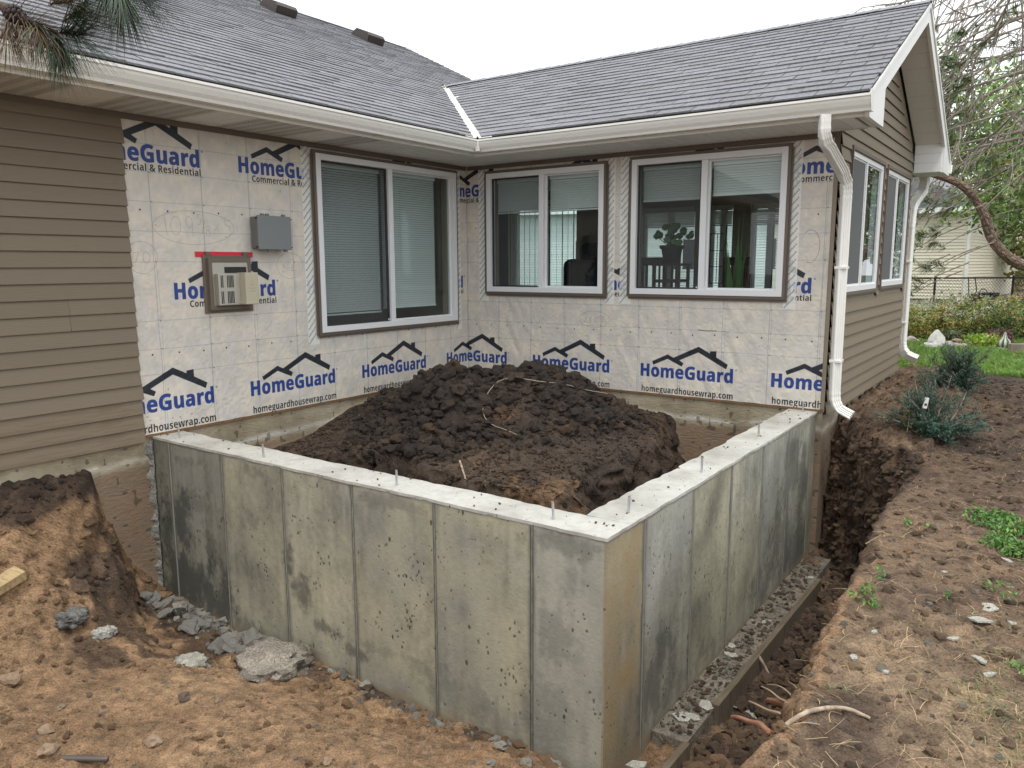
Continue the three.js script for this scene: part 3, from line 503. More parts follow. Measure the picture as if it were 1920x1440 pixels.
const wingF = planeFrame(V3(0, EY, EO), V3(1, 0, 0), V3(0, sA, -cA));      // wing, front slope
const mainF = planeFrame(V3(EO, EY, 0), V3(0, 0, -1), V3(-cA, sA, 0));     // main, slope toward the corner (local x = -z)
const G0 = 0.06; // valley metal left bare
const RW = roofPlane('wing_roof', wingF, EO - WR, (r) => EO - r + G0, () => RX + 0.012, 200, 21);
const RM = roofPlane('main_roof', mainF, EO - MR, () => -MZ, (r) => r < EO - WR ? -(EO - r) - G0 : -ME, 100, 22);
// decks under the shingles
const deck = (frame, pts, t = 0.02) => new THREE.ExtrudeGeometry(shapeOf(pts), { depth: t, bevelEnabled: false }).translate(0, 0, -t).applyMatrix4(frame.matrix);
const wl = (EO - WR) * K, ml = (EO - MR) * K;
M('deck', deck(wingF, [[EO, 0], [RX, 0], [RX, wl], [WR, wl]]), deckMat, RW.roof);
M('deck', deck(mainF, [[-MZ, 0], [-EO, 0], [-WR, wl], [-ME, wl], [-ME, ml], [-MZ, ml]]), deckMat, RM.roof);
// hidden slopes
const wingB = planeFrame(V3(0, EY, 2 * WR - EO), V3(-1, 0, 0), V3(0, sA, cA)), mainB = planeFrame(V3(2 * MR - EO, EY, 0), V3(0, 0, 1), V3(cA, sA, 0));
M('deck', deck(wingB, [[-RX, 0], [4.2, 0], [4.2, wl], [-RX, wl]]), shingleMats[1], RW.roof);
M('deck', deck(mainB, [[ME, 0], [MZ, 0], [MZ, ml], [ME, ml]]), shingleMats[1], RM.roof);
layShingles(RW); layShingles(RM);
{ // ridge caps
  const cap = (() => { const T = new Tris(), w = 0.13, L = 0.2, t = 0.008, s = 0.42; const P = (a, b, z) => V3(a, -Math.abs(a) * s + b, z);
    for (const q of [-1, 1]) { T.quad(P(0, t, 0), P(q * w, t, 0), P(q * w, 0.002, L), P(0, 0.002, L)); T.quad(P(0, t, 0), P(0, 0, 0), P(q * w, 0, 0), P(q * w, t, 0)); T.quad(P(q * w, t, 0), P(q * w, 0, 0), P(q * w, 0, L), P(q * w, 0.002, L)); } return T.geo(); })();
  seed(31); const wy = roofY(EO - WR) + 0.018, my = roofY(EO - MR) + 0.018;
  for (let x = RX + 0.01, i = 0; x > WR + 0.15; x -= 0.14, i++) { const m = M('ridge_cap', cap, shingleMats[(i * 5 + 2) % 6], RW.roof); m.position.set(x, wy + rr(0, 0.003), WR); m.rotation.y = -Math.PI / 2; }
  for (let z = ME + 0.02, i = 0; z < 2.6; z += 0.14, i++) { const m = M('ridge_cap', cap, shingleMats[(i * 3 + 1) % 6], RM.roof); m.position.set(MR, my + rr(0, 0.003), z); }
}
{ // valley metal: W-shaped flashing with a raised rib
  const v0 = V3(EO + 0.05, EY - 0.02, EO + 0.05), v1 = V3(WR, roofY(EO - WR), WR), T = new Tris(), hw = 0.17;
  const d = v1.clone().sub(v0), up = 0.008, wingDir = V3(1, 0, 0), mainDir = V3(0, 0, 1); const rib = V3(0, 0.022, 0);
  const offs = [[mainDir, hw], [mainDir, 0.018], [null, 0], [wingDir, 0.018], [wingDir, hw]].map(([q, k]) => q ? q.clone().multiplyScalar(k) : rib.clone());
  const n = 10; for (let i = 0; i < n; i++) for (let j = 0; j < 4; j++) { const P = (t, o) => v0.clone().addScaledVector(d, t).add(o).add(V3(0, up, 0)); T.quad(P(i / n, offs[j]), P(i / n, offs[j + 1]), P((i + 1) / n, offs[j + 1]), P((i + 1) / n, offs[j])); }
  M('valley_flashing', T.geo(), std({ color: lin(0.62, 0.60, 0.56), roughness: 0.5, side: THREE.DoubleSide }), RW.roof);
}
{ // box vents near the main ridge
  seed(41);
  const vent = (z, run) => {
    const g = new THREE.Group(); g.name = 'roof_vent'; RM.roof.add(g); const m = std({ color: lin(0.055, 0.045, 0.04), roughness: 0.55 });
    g.applyMatrix4(new THREE.Matrix4().multiplyMatrices(mainF.matrix, new THREE.Matrix4().makeTranslation(-z, run * K, 0.014)));
    M('flange', rbox(0.46, 0.46, 0.008, 0.003), m, g);
    const hood = [[-0.17, 0], [0.19, 0], [0.19, 0.035], [0.12, 0.115], [-0.12, 0.13], [-0.17, 0.10]];
    const h = prism(hood.map(([a, b]) => [-a, b]).reverse(), 0.34).rotateX(Math.PI / 2).rotateZ(-Math.PI / 2).translate(0, 0, 0); h.computeBoundingBox(); const c = h.boundingBox.getCenter(V3(0, 0, 0)); h.translate(-c.x, -c.y, 0); const bb = h.boundingBox; M('hood', h.translate(0, 0, 0.004 - (bb.min.z)), m, g);
    for (let i = 0; i < 5; i++) M('louvre', box(0.32, 0.004, 0.012, 0, -0.19 - 0.0005, 0.03 + i * 0.018), m, g);
  };
  vent(-0.75, 4.46); vent(-2.42, 4.46);
}
// ---- fascia, soffit, gutters
const FX = 0.575, FB = 2.19; // fascia face, soffit level
M('fascia', metreUV(merge([box2(FX - 0.02, FX, FB, EY - 0.02, FX - 0.02, 9.3)])), mat.gutter, house);
M('fascia', metreUV(merge([box2(FX, RX - 0.03, FB, EY - 0.02, FX - 0.02, FX)])), mat.gutter, house);
const texPerf = dataTex(256, 256, (u, v) => { // vent holes punched in rows
  const rows = 3, r = v * 36 % 1, c = (u * 24 + (Math.floor(v * 36) % 2) * 0.5) % 1, on = (u * rows % 1) > 0.24 && (u * rows % 1) < 0.76; const d = Math.hypot(r - 0.5, c - 0.5); const k = on && d < 0.30 ? 0.10 : 0.60; return [k, k, k * 0.95];
}, true);
const perfMat = std({ map: texPerf, roughness: 0.55 });
const sofProfile = (w) => { const P = [], n = 3; for (let i = 0; i < n; i++) { const a = i * w / n; P.push([a + 0.001, 0.006], [a + 0.007, 0], [a + w / n - 0.006, 0], [a + w / n - 0.001, 0.006]); } P.push([w, 0.012], [0, 0.012]); return P; };
function soffitPanel(w, len) { const g = prism(sofProfile(w), len); const p = g.attributes.position, uv = g.attributes.uv; for (let i = 0; i < p.count; i++) uv.setXY(i, p.getX(i) / w, p.getZ(i) / w); return g; }
const panA = soffitPanel(0.303, FX - 0.04), panShort = soffitPanel(0.303, FX - 0.04);
const sof = part('soffit');
for (let z = FX - 0.02, i = 0; z < 9; z += 0.305, i++) { const m = M('soffit_panel', panA, i > 3 && i % 3 !== 2 ? perfMat : mat.soffit, sof); m.rotation.y = Math.PI / 2; m.position.set(0.02, FB - 0.0, z + 0.304); }
for (let x = FX - 0.02, i = 0; x < RX - 0.33; x += 0.305, i++) { const m = M('soffit_panel', panA, mat.soffit, sof); m.position.set(x, FB, 0.02); }
M('soffit_panel', box2(0.02, FX - 0.022, FB, FB + 0.012, 0.02, FX - 0.022), mat.soffit, sof);
M('soffit_panel', soffitPanel(RX - 0.03 - 3.926, FX - 0.04).translate(3.926, FB - 0.0005, 0.02), mat.soffit, sof);
// K-style gutter: [out from fascia, height]
const KG = [[0.0, 0.135], [0.0, 0.0], [0.075, 0.0], [0.082, 0.018], [0.098, 0.040], [0.112, 0.070], [0.116, 0.085], [0.124, 0.092], [0.124, 0.108], [0.115, 0.108], [0.115, 0.096], [0.108, 0.090], [0.104, 0.072], [0.090, 0.044], [0.074, 0.020], [0.070, 0.004], [0.004, 0.004], [0.004, 0.135]];
function gutter(pathOf, t0, t1, n = 8) { // pathOf(out, t) -> Vector3 without height
  const T = new Tris(), GB = 2.213; const P = (i, t) => { const [o, h] = KG[i]; const q = pathOf(o, t); q.y = GB + h; return q; };
  for (let s = 0; s < n; s++) for (let i = 0; i < KG.length; i++) { const j = (i + 1) % KG.length, a = lerp(t0, t1, s / n), b = lerp(t0, t1, (s + 1) / n); T.quad(P(i, a), P(j, a), P(j, b), P(i, b)); }
  for (const t of [t0, t1]) { const sh = THREE.ShapeUtils.triangulateShape(KG.map(p => new THREE.Vector2(...p)), []); for (const f of sh) T.tri(P(f[0], t), P(f[1], t), P(f[2], t)); }
  const g = mergeVertices(T.geo()); const out = g.toNonIndexed(); out.computeVertexNormals(); return metreUV(out);
}
M('gutter', gutter((o, t) => V3(FX + 0.001 + o, 0, lerp(FX + 0.001 + o, 9.3, t)), 0, 1), mat.gutter, house);
M('gutter', gutter((o, t) => V3(lerp(FX + 0.001 + o, RX + 0.02, t), 0, FX + 0.001 + o), 0, 1), mat.gutter, house);
for (const z of [1.9, 4.05]) M('gutter_seam', gutter((o, t) => V3(FX + 0.0025 + o, 0, z + 0.018 * t), 0, 1, 1), mat.gutter, house);
for (const x of [2.15]) M('gutter_seam', gutter((o, t) => V3(x + 0.018 * t, 0, FX + 0.0025 + o), 0, 1, 1), mat.gutter, house);
{ // gutter end cap, corner strap
  const e = KG.slice(0, 9).concat([[0.115, 0.135]]); M('gutter_end_cap', prism(e, 0.004).rotateY(-Math.PI / 2).rotateY(0).applyMatrix4(new THREE.Matrix4().makeScale(1, 1, 1)).translate(RX + 0.025, 2.212, FX + 0.001), mat.gutter, house);
  M('gutter_strap', rbox(0.036, 0.10, 0.036, 0.006, FX + 0.113, 2.263, FX + 0.113), mat.gutter, house);
}
// rake boards, boxed returns and rake soffit on the gable end
{
  const zF = FX, zc = WR, rb = 0.155; // board height measured vertically
  const rake = part('rake');
  const yTop = (z) => roofY(EO - Math.abs(z - WR) - (-WR)) - 0.012; // roof underside at distance from ridge
  const top = (z) => EY + SL * (EO - WR - Math.abs(z - WR)) - 0.014;
  const mk = (s) => { // s=+1 front half, -1 back half
    const Z = (z) => WR + s * (z - WR); const tip = 0.075; // return ends this far out from the wall line
    const pts = [[WR, top(WR)], [EO - 0.02, top(EO - 0.02)], [EO - 0.02, FB + 0.03], [zF, FB - 0.008], [tip, FB - 0.008], [tip, top(tip) - rb], [WR, top(WR) - rb]];
    return slabX(RX, pts.map(([a, b]) => [Z(a), b]), [], 0.028);
  };
  M('rake_board', mk(1), mat.white, rake); M('rake_board', mk(-1), mat.white, rake);
  // drip edge strip along the top of the boards
  for (const s of [1, -1]) { const Z = (z) => WR + s * (z - WR); M('drip_edge', slabX(RX + 0.012, [[Z(WR), top(WR) + 0.004], [Z(EO), top(EO) + 0.004], [Z(EO), top(EO) - 0.028], [Z(WR), top(WR) - 0.028]], [], 0.0115), mat.white, rake); }
  // sloping soffit between gable siding and rake board, in planks up the slope
  const w = RX - 0.03 - 3.722;
  for (const s of [1, -1]) for (let i = 0; i < 9; i++) {
    const a = WR + s * (0.02 + i * 0.193), b = WR + s * (0.02 + i * 0.193 + 0.185), ya = top(a) - rb + 0.03, yb = top(b) - rb + 0.03;
    const T = new Tris(), P = (x, z, y) => V3(x, y, z), x0 = 3.722, x1 = x0 + w;
    T.quad(P(x0, a, ya), P(x1, a, ya), P(x1, b, yb), P(x0, b, yb)); T.quad(P(x0, a, ya + 0.01), P(x1, a, ya + 0.01), P(x1, b, yb + 0.01), P(x0, b, yb + 0.01)); T.quad(P(x0, a, ya), P(x1, a, ya), P(x1, a, ya + 0.01), P(x0, a, ya + 0.01)); T.quad(P(x0, b, yb), P(x1, b, yb), P(x1, b, yb + 0.01), P(x0, b, yb + 0.01));
    M('soffit_panel', T.geo(), mat.soffit, rake);
  }
  // boxed return faces toward the wall
  for (const s of [1, -1]) { const z0 = WR + s * (0.075 - WR), n = 3; for (let i = 0; i < n; i++) { const a = FB + i * 0.102, b = a + 0.1; M('return_panel', box2(3.722, RX - 0.029, a, b, Math.min(z0, z0 - s * 0.012), Math.max(z0, z0 - s * 0.012)), mat.soffit, rake); } }
  M('soffit_panel', box2(3.69, RX - 0.03, FB - 0.002, FB + 0.010, 2 * WR - FX, 2 * WR - 0.075), mat.soffit, rake);
  M('fascia', box2(-4.5, RX - 0.03, FB, EY - 0.02, 2 * WR - FX, 2 * WR - FX + 0.02), mat.gutter, house);
  M('gutter', gutter((o, t) => V3(lerp(-4, RX + 0.02, t), 0, 2 * WR - FX - 0.001 - o), 0, 1), mat.gutter, house);
  // main gable rake seen from behind
  M('rake_board', slabZ(ME + 0.02, [[MR, roofY(EO - MR) - 0.02], [EO, EY - 0.02], [EO, EY - 0.18], [MR, roofY(EO - MR) - 0.18]].map(([a, b]) => [a, b]), [], 0.02), mat.white, rake);
  // main gable wall, closes the attic
  M('gable_panel', slabZ(-3.385, [[-9, 2.3], [0.0, 2.3], [MR, roofY(-MR) - 0.05]], [], 0.05), sheathing, house);
}
// ---- downspouts: corrugated rectangular tube along a path
function downspout(path, w, d, up0, name = 'downspout') { // path points; w across, d deep; section turned with the path
  const c = new THREE.CatmullRomCurve3(path, false, 'catmullrom', 0.08), n = 110, T = [], sec = [];
  const half = [[-1, -1], [1, -1], [1, 1], [-1, 1]];
  for (let e = 0; e < 4; e++) { const [ax, ay] = half[e], [bx, by] = half[(e + 1) % 4]; for (let i = 0; i < 10; i++) { const t = i / 10, k = (i % 2 === 1 && i > 1 && i < 9) ? 0.93 : 1; let x = lerp(ax, bx, t), y = lerp(ay, by, t); if (e % 2 === 0) y *= k; else x *= k; if (i === 0) { x *= 0.93; y *= 0.93; } sec.push([x * w / 2, y * d / 2]); } }
  const P = [], I = [], U = [], m = sec.length;
  for (let s = 0; s <= n; s++) {
    const t = s / n, q = c.getPointAt(t), tan = c.getTangentAt(t), side = up0.clone().cross(tan).normalize(), up = tan.clone().cross(side).normalize();
    const bend = s > 0 && s < n ? c.getTangentAt(Math.max(0, t - 0.02)).angleTo(c.getTangentAt(Math.min(1, t + 0.02))) : 0, cr = bend > 0.12 ? (s % 2 ? 0.985 : 1.03) : 1;
    for (let j = 0; j < m; j++) { const v = q.clone().addScaledVector(side, sec[j][0] * cr).addScaledVector(up, sec[j][1] * cr); P.push(v.x, v.y, v.z); U.push(j / m, t * 2); }
  }
  for (let s = 0; s < n; s++) for (let j = 0; j < m; j++) { const a = s * m + j, b = s * m + (j + 1) % m; I.push(a, a + m, b, b, a + m, b + m); }
  const g = new THREE.BufferGeometry(); g.setAttribute('position', new THREE.Float32BufferAttribute(P, 3)); g.setAttribute('uv', new THREE.Float32BufferAttribute(U, 2)); g.setIndex(I); const f = g.toNonIndexed(); f.computeVertexNormals();
  const o = M(name, f, mat.gutter, house); return o;
}
{ const st = (y, x, z, w, d) => M('downspout_strap', rbox(w, 0.022, d, 0.003, x, y, z), mat.gutter, house); st(1.15, 3.79, 0.094, 0.086, 0.112); st(0.42, 3.79, 0.086, 0.086, 0.112); st(1.2, 3.72, -3.47, 0.084, 0.112); st(0.5, 3.72, -3.47, 0.084, 0.112); }
const gutMat2 = mat.gutter.clone(); gutMat2.side = THREE.DoubleSide;
{
  const d1 = downspout([V3(3.735, 2.215, 0.632), V3(3.735, 2.16, 0.632), V3(3.735, 2.09, 0.625), V3(3.742, 2.03, 0.575), V3(3.772, 1.87, 0.20), V3(3.787, 1.80, 0.115), V3(3.79, 1.72, 0.098), V3(3.79, 1.4, 0.095), V3(3.79, 0.9, 0.092), V3(3.79, 0.4, 0.085), V3(3.79, 0.17, 0.08), V3(3.797, 0.10, 0.08), V3(3.825, 0.045, 0.08), V3(3.875, 0.018, 0.08), V3(3.93, -0.008, 0.08)], 0.072, 0.098, V3(0.45, 0, 1).normalize()); d1.material = gutMat2; d1.userData.label = 'corrugated cream downspout at the wrapped corner';
  const d2 = downspout([V3(3.76, 2.20, -4.02), V3(3.76, 2.12, -4.02), V3(3.755, 2.02, -3.98), V3(3.73, 1.88, -3.62), V3(3.72, 1.80, -3.52), V3(3.72, 1.6, -3.47), V3(3.72, 0.9, -3.47), V3(3.72, 0.26, -3.47), V3(3.735, 0.18, -3.47), V3(3.79, 0.12, -3.47), V3(3.90, 0.075, -3.47)], 0.07, 0.098, V3(1, 0, 0.3).normalize()); d2.material = gutMat2; d2.userData.label = 'corrugated cream downspout at the far corner of the gable';
}
// ---------------------------------------------------------------- new poured foundation
const fnd = thing('concrete_foundation', 'new poured concrete foundation walls with form seams and anchor bolts along their top', 'foundation');
const FT = 0.235, FBOT = -1.40, FH = TOPY - FBOT;
const frontSeams = [0.1955, 0.8055, 1.4155, 2.0255, 2.6355, 3.2455], sideSeams = [0, 1, 2, 3, 4, 5].map(k => FD - 0.3954 - 0.61 * k); // x and z
// one picture of each face: tone of every panel, pour clouds, form-oil stains, bug holes
function concreteTex(L, seams, side, tones) { // u: left to right seen from outside, v: bottom to top
  const Wp = 1664, Hp = 640, holes = [];
  seed(side ? 71 : 61);
  for (let n = 0; n < 900; n++) { const u = rnd() * L, v = rnd(); const dens = 0.35 + 0.9 * sm(0.0, 0.3, vn(u * 2.6, v * 3, side ? 3.3 : 7.7)) ; if (rnd() < dens) holes.push([u, v * FH, rr(0.0016, 0.0052) * (rnd() < 0.08 ? 2.2 : 1), rr(0.8, 2.2), rr(0.45, 0.9)]); }
  for (let c = 0; c < 34; c++) { const cu = rnd() * L, cvv = rr(0.25, 0.8) * FH, n = 3 + Math.floor(rnd() * 6); for (let k = 0; k < n; k++) holes.push([cu + rr(-0.05, 0.05), cvv + rr(-0.06, 0.06), rr(0.003, 0.0085), rr(0.8, 2), rr(0.6, 0.95)]); }
  const pit = new Float32Array(Wp * Hp);
  for (const [u, v, r, asp, k] of holes) { const ci = u / L * Wp, cj = v / FH * Hp, ri = r / L * Wp, rj = r * asp / FH * Hp; for (let j = Math.floor(cj - rj - 1); j <= cj + rj + 1; j++) for (let i = Math.floor(ci - ri - 1); i <= ci + ri + 1; i++) { if (i < 0 || j < 0 || i >= Wp || j >= Hp) continue; const e = 1 - Math.hypot((i - ci) / ri, (j - cj) / rj) + 0.35 * vn(i * 0.9, j * 0.9, r * 900); if (e > 0) pit[j * Wp + i] = Math.max(pit[j * Wp + i], k * clamp(e * 2.5)); } }
  const stains = side ? [[0.55, -0.95, 0.16, 0.30, 0.5], [2.95, -0.40, 0.22, 0.26, 0.55], [2.80, -0.80, 0.30, 0.22, 0.55], [2.3, -1.0, 0.30, 0.16, 0.5], [3.3, -0.55, 0.16, 0.4, 0.5], [3.2, -1.05, 0.4, 0.25, 0.6], [1.75, -0.75, 0.18, 0.16, 0.3], [1.2, -1.1, 0.35, 0.1, 0.35]]
    : [[0.30, -0.72, 0.13, 0.36, 0.95], [0.25, -1.0, 0.34, 0.32, 1.0], [0.62, -1.12, 0.34, 0.2, 0.9], [1.0, -1.2, 0.3, 0.12, 0.6], [0.42, -0.14, 0.20, 0.05, 0.4], [1.1, -0.10, 0.16, 0.05, 0.3], [2.4, -0.09, 0.22, 0.04, 0.35], [3.42, -0.11, 0.2, 0.06, 0.4], [0.08, -0.8, 0.12, 0.55, 0.95], [0.60, -0.62, 0.10, 0.14, 0.5], [0.55, -1.05, 0.2, 0.10, 0.9], [1.46, -0.55, 0.07, 0.20, 0.85], [1.56, -0.80, 0.12, 0.13, 0.7], [1.78, -0.98, 0.16, 0.06, 0.65], [2.0, -1.06, 0.10, 0.045, 0.7], [2.3, -0.98, 0.25, 0.04, 0.25], [0.5, -0.42, 0.20, 0.10, 0.35], [1.1, -0.45, 0.10, 0.06, 0.25], [3.4, -0.5, 0.14, 0.34, 0.28], [3.4, -0.95, 0.20, 0.26, 0.25], [2.9, -1.1, 0.3, 0.12, 0.3]];
  const edges = [...seams].sort((a, b) => a - b);
  const col = dataTex(Wp, Hp, (u, v, i, j) => {
    const x = u * L, y = FBOT + v * FH; let pI = 0; while (pI < edges.length && x > edges[pI]) pI++; const t = tones[pI];
    const n1 = f2(x * 1.6 + pI * 7, y * 1.6, 1.7, 3), n2 = f2(x * 7, y * 5, 4.7, 4), n3 = f2(x * 40, y * 34, 2.7, 2), str = f2(x * 22, y * 2.2, 9.7, 2);
    let c = mix3([0.286, 0.278, 0.228], [0.312, 0.294, 0.212], clamp(t[1] + 0.9 * n1 + 0.4 * n2)); const k = t[0] * (1 + 0.44 * n1 + 0.36 * n2 + 0.22 * n3 + 0.22 * str); c = c.map(a => a * k);
    c = mix3(c, [0.30, 0.298, 0.27], clamp(0.4 * sm(0.02, 0.28, n1 * -1 + 0.3 * str)));
    if (side) { const dg = f2((x - y * 0.9) * 3.1, (x + y) * 0.6, 5.1, 2); c = c.map(a => a * (1 + 0.5 * dg)); if (pI === 0) c = mix3(c, [0.285, 0.215, 0.118], clamp(0.55 + 0.9 * n2)); }
    else { if (pI === 4 || pI === 5) c = mix3(c, [0.35, 0.32, 0.215], 0.35 * clamp(0.7 + n2)); if (pI === 6) c = mix3(c, [0.27, 0.27, 0.245], 0.5); }
    let st = 0; for (const [sx, sy, rx, ry, a] of stains) { const e = Math.hypot((x - sx) / rx, (y - sy) / ry) + 1.1 * n2 + 0.6 * n1 + 0.5 * n3 + 0.35 * str; st = Math.max(st, a * sm(1.25, 0.35, e)); }
    c = mix3(c, [0.055, 0.057, 0.050], st * 0.88);
    let ds = 9; for (const e of edges) { const d = Math.abs(x - e); if (d < ds) ds = d; } // form leakage beside the seams
    c = mix3(c, [0.12, 0.118, 0.10], clamp(0.9 * sm(0.034 + 0.04 * n2, 0.005, ds) * (0.75 + 1.5 * str))); if (ds < 0.011) c = mix3(c, [0.10, 0.098, 0.085], 0.8);
    c = mix3(c, [0.17, 0.165, 0.145], clamp(sm(0.022, 0.0, TOPY - y - 0.012 - 0.012 * n2) * 0.8));   // narrow darker band with a ragged edge under the trowelled lip
    if (y < -1.16) c = mix3(c, [0.24, 0.185, 0.12], sm(-1.16, -1.24, y + 0.08 * n2) * 0.6);
    const p = pit[j * Wp + i]; if (p) c = mix3(c, [0.03, 0.028, 0.022], p);
    return c;
  }, true, false);
  const bmp = dataTex(Wp / 2, Hp / 2, (u, v, i, j) => { const x = u * L, y = v * FH; const k = 0.6 + 0.16 * f2(x * 5, y * 5, 3, 4) + 0.06 * vn(x * 120, y * 120) - 0.5 * pit[Math.min(Hp - 1, j * 2) * Wp + Math.min(Wp - 1, i * 2)]; return [k, k, k]; }, false, false);
  return std({ map: col, bumpMap: bmp, bumpScale: 0.008, roughness: 0.82 });
}
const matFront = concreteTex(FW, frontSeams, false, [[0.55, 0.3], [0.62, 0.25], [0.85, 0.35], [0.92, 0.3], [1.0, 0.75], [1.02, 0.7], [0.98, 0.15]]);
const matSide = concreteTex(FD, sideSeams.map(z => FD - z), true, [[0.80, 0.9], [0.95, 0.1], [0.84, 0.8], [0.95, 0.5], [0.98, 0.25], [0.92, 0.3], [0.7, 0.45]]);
const matPlain = std({ color: lin(0.36, 0.345, 0.28), roughness: 0.9, map: rep(texSoil, 0.9), bumpMap: rep(texSoilBump, 1), bumpScale: 0.005 });
{ // core (a little inside the cast faces)
  const c = 0.012, core = merge([box2(0.0, FW - c, FBOT, TOPY - 0.012, FD - FT, FD - c), box2(FW - FT, FW - c, FBOT, TOPY - 0.0125, 0.004, FD - FT)]); M('core', metreUV(core), matPlain, fnd);
  const X = [0, ...frontSeams, FW], Z = [FD, ...sideSeams, 0.004], gap = 0.006;
  seed(5);
  for (let i = 0; i < X.length - 1; i++) { // cast panels, each a hair out of line with its neighbour
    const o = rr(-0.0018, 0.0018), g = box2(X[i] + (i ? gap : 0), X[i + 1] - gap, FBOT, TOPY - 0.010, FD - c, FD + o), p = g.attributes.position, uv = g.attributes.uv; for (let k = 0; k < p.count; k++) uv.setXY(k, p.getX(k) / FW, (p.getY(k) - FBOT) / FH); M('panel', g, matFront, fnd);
  }
  for (let i = 0; i < Z.length - 1; i++) {
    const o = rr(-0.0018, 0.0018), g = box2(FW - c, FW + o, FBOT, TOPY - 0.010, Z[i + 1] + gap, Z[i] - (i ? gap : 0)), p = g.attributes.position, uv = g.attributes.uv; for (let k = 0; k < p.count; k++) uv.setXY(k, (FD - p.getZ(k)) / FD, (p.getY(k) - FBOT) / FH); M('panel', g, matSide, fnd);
  }
  // fins of concrete that ran into the form joints
  const finMat = std({ color: lin(0.42, 0.415, 0.365), roughness: 0.9, map: rep(texSoil, 2) });
  const fin = (sx) => { const T = new Tris(), n = 60, q = sx * 37; const P = (i, s) => { const y = lerp(FBOT, TOPY - 0.012, i / n), w = 0.0022 + 0.0012 * vn(i * 0.7, q), d = 0.003 + 0.003 * (0.5 + 0.5 * vn(i * 0.9, q + 5)); return s === 0 ? V3(-w, y, -0.006) : s === 1 ? V3(0.001 * vn(i * 1.3, q), y, d) : V3(w, y, -0.006); }; for (let i = 0; i < n; i++) for (let s = 0; s < 2; s++) T.quad(P(i, s), P(i, s + 1), P(i + 1, s + 1), P(i + 1, s)); return T.geo(); };
  frontSeams.forEach((x, i) => { const m = M('seam', fin(i + 1), finMat, fnd); m.position.set(x, 0, FD); });
  sideSeams.forEach((z, i) => { const m = M('seam', fin(i + 9), finMat, fnd); m.position.set(FW, 0, z); m.rotation.y = Math.PI / 2; });
  { const m = M('seam', fin(20), finMat, fnd); m.position.set(FW - 0.001, 0, FD - 0.001); m.rotation.y = Math.PI / 4; }
  { const T = new Tris(), n = 40; for (let i = 0; i < n; i++) { const P = (k, s) => V3(-0.015 - 0.03 * (s ? 1 : 0) * (0.5 + 0.5 * vn(k * 0.6, 3)) , lerp(FBOT, TOPY - 0.03, k / n), FD - 0.05 + (s ? 0.045 + 0.02 * vn(k * 0.8, 9) : 0)); } }
  // ragged grout where the new wall butts the old one
  const T = new Tris(), n = 70; const Q = (k, s) => { const y = lerp(FBOT, TOPY - 0.02, k / n), w = 0.02 + 0.05 * Math.abs(vn(k * 0.23, 7.1)) + 0.02 * vn(k * 0.9, 2.1); return s === 0 ? V3(0.004, y, FD + 0.002) : s === 1 ? V3(0.020, y, FD + 0.006 + 0.25 * w) : V3(-0.013, y, FD + w); };
  for (let i = 0; i < n; i++) for (let s = 0; s < 2; s++) T.quad(Q(i, s), Q(i, s + 1), Q(i + 1, s + 1), Q(i + 1, s));
  M('grout', metreUV(T.geo(), 1), std({ color: lin(0.36, 0.36, 0.33), roughness: 0.95, map: rep(texSoil, 2), bumpMap: rep(texSoilBump, 2), bumpScale: 0.01 }), fnd);
}
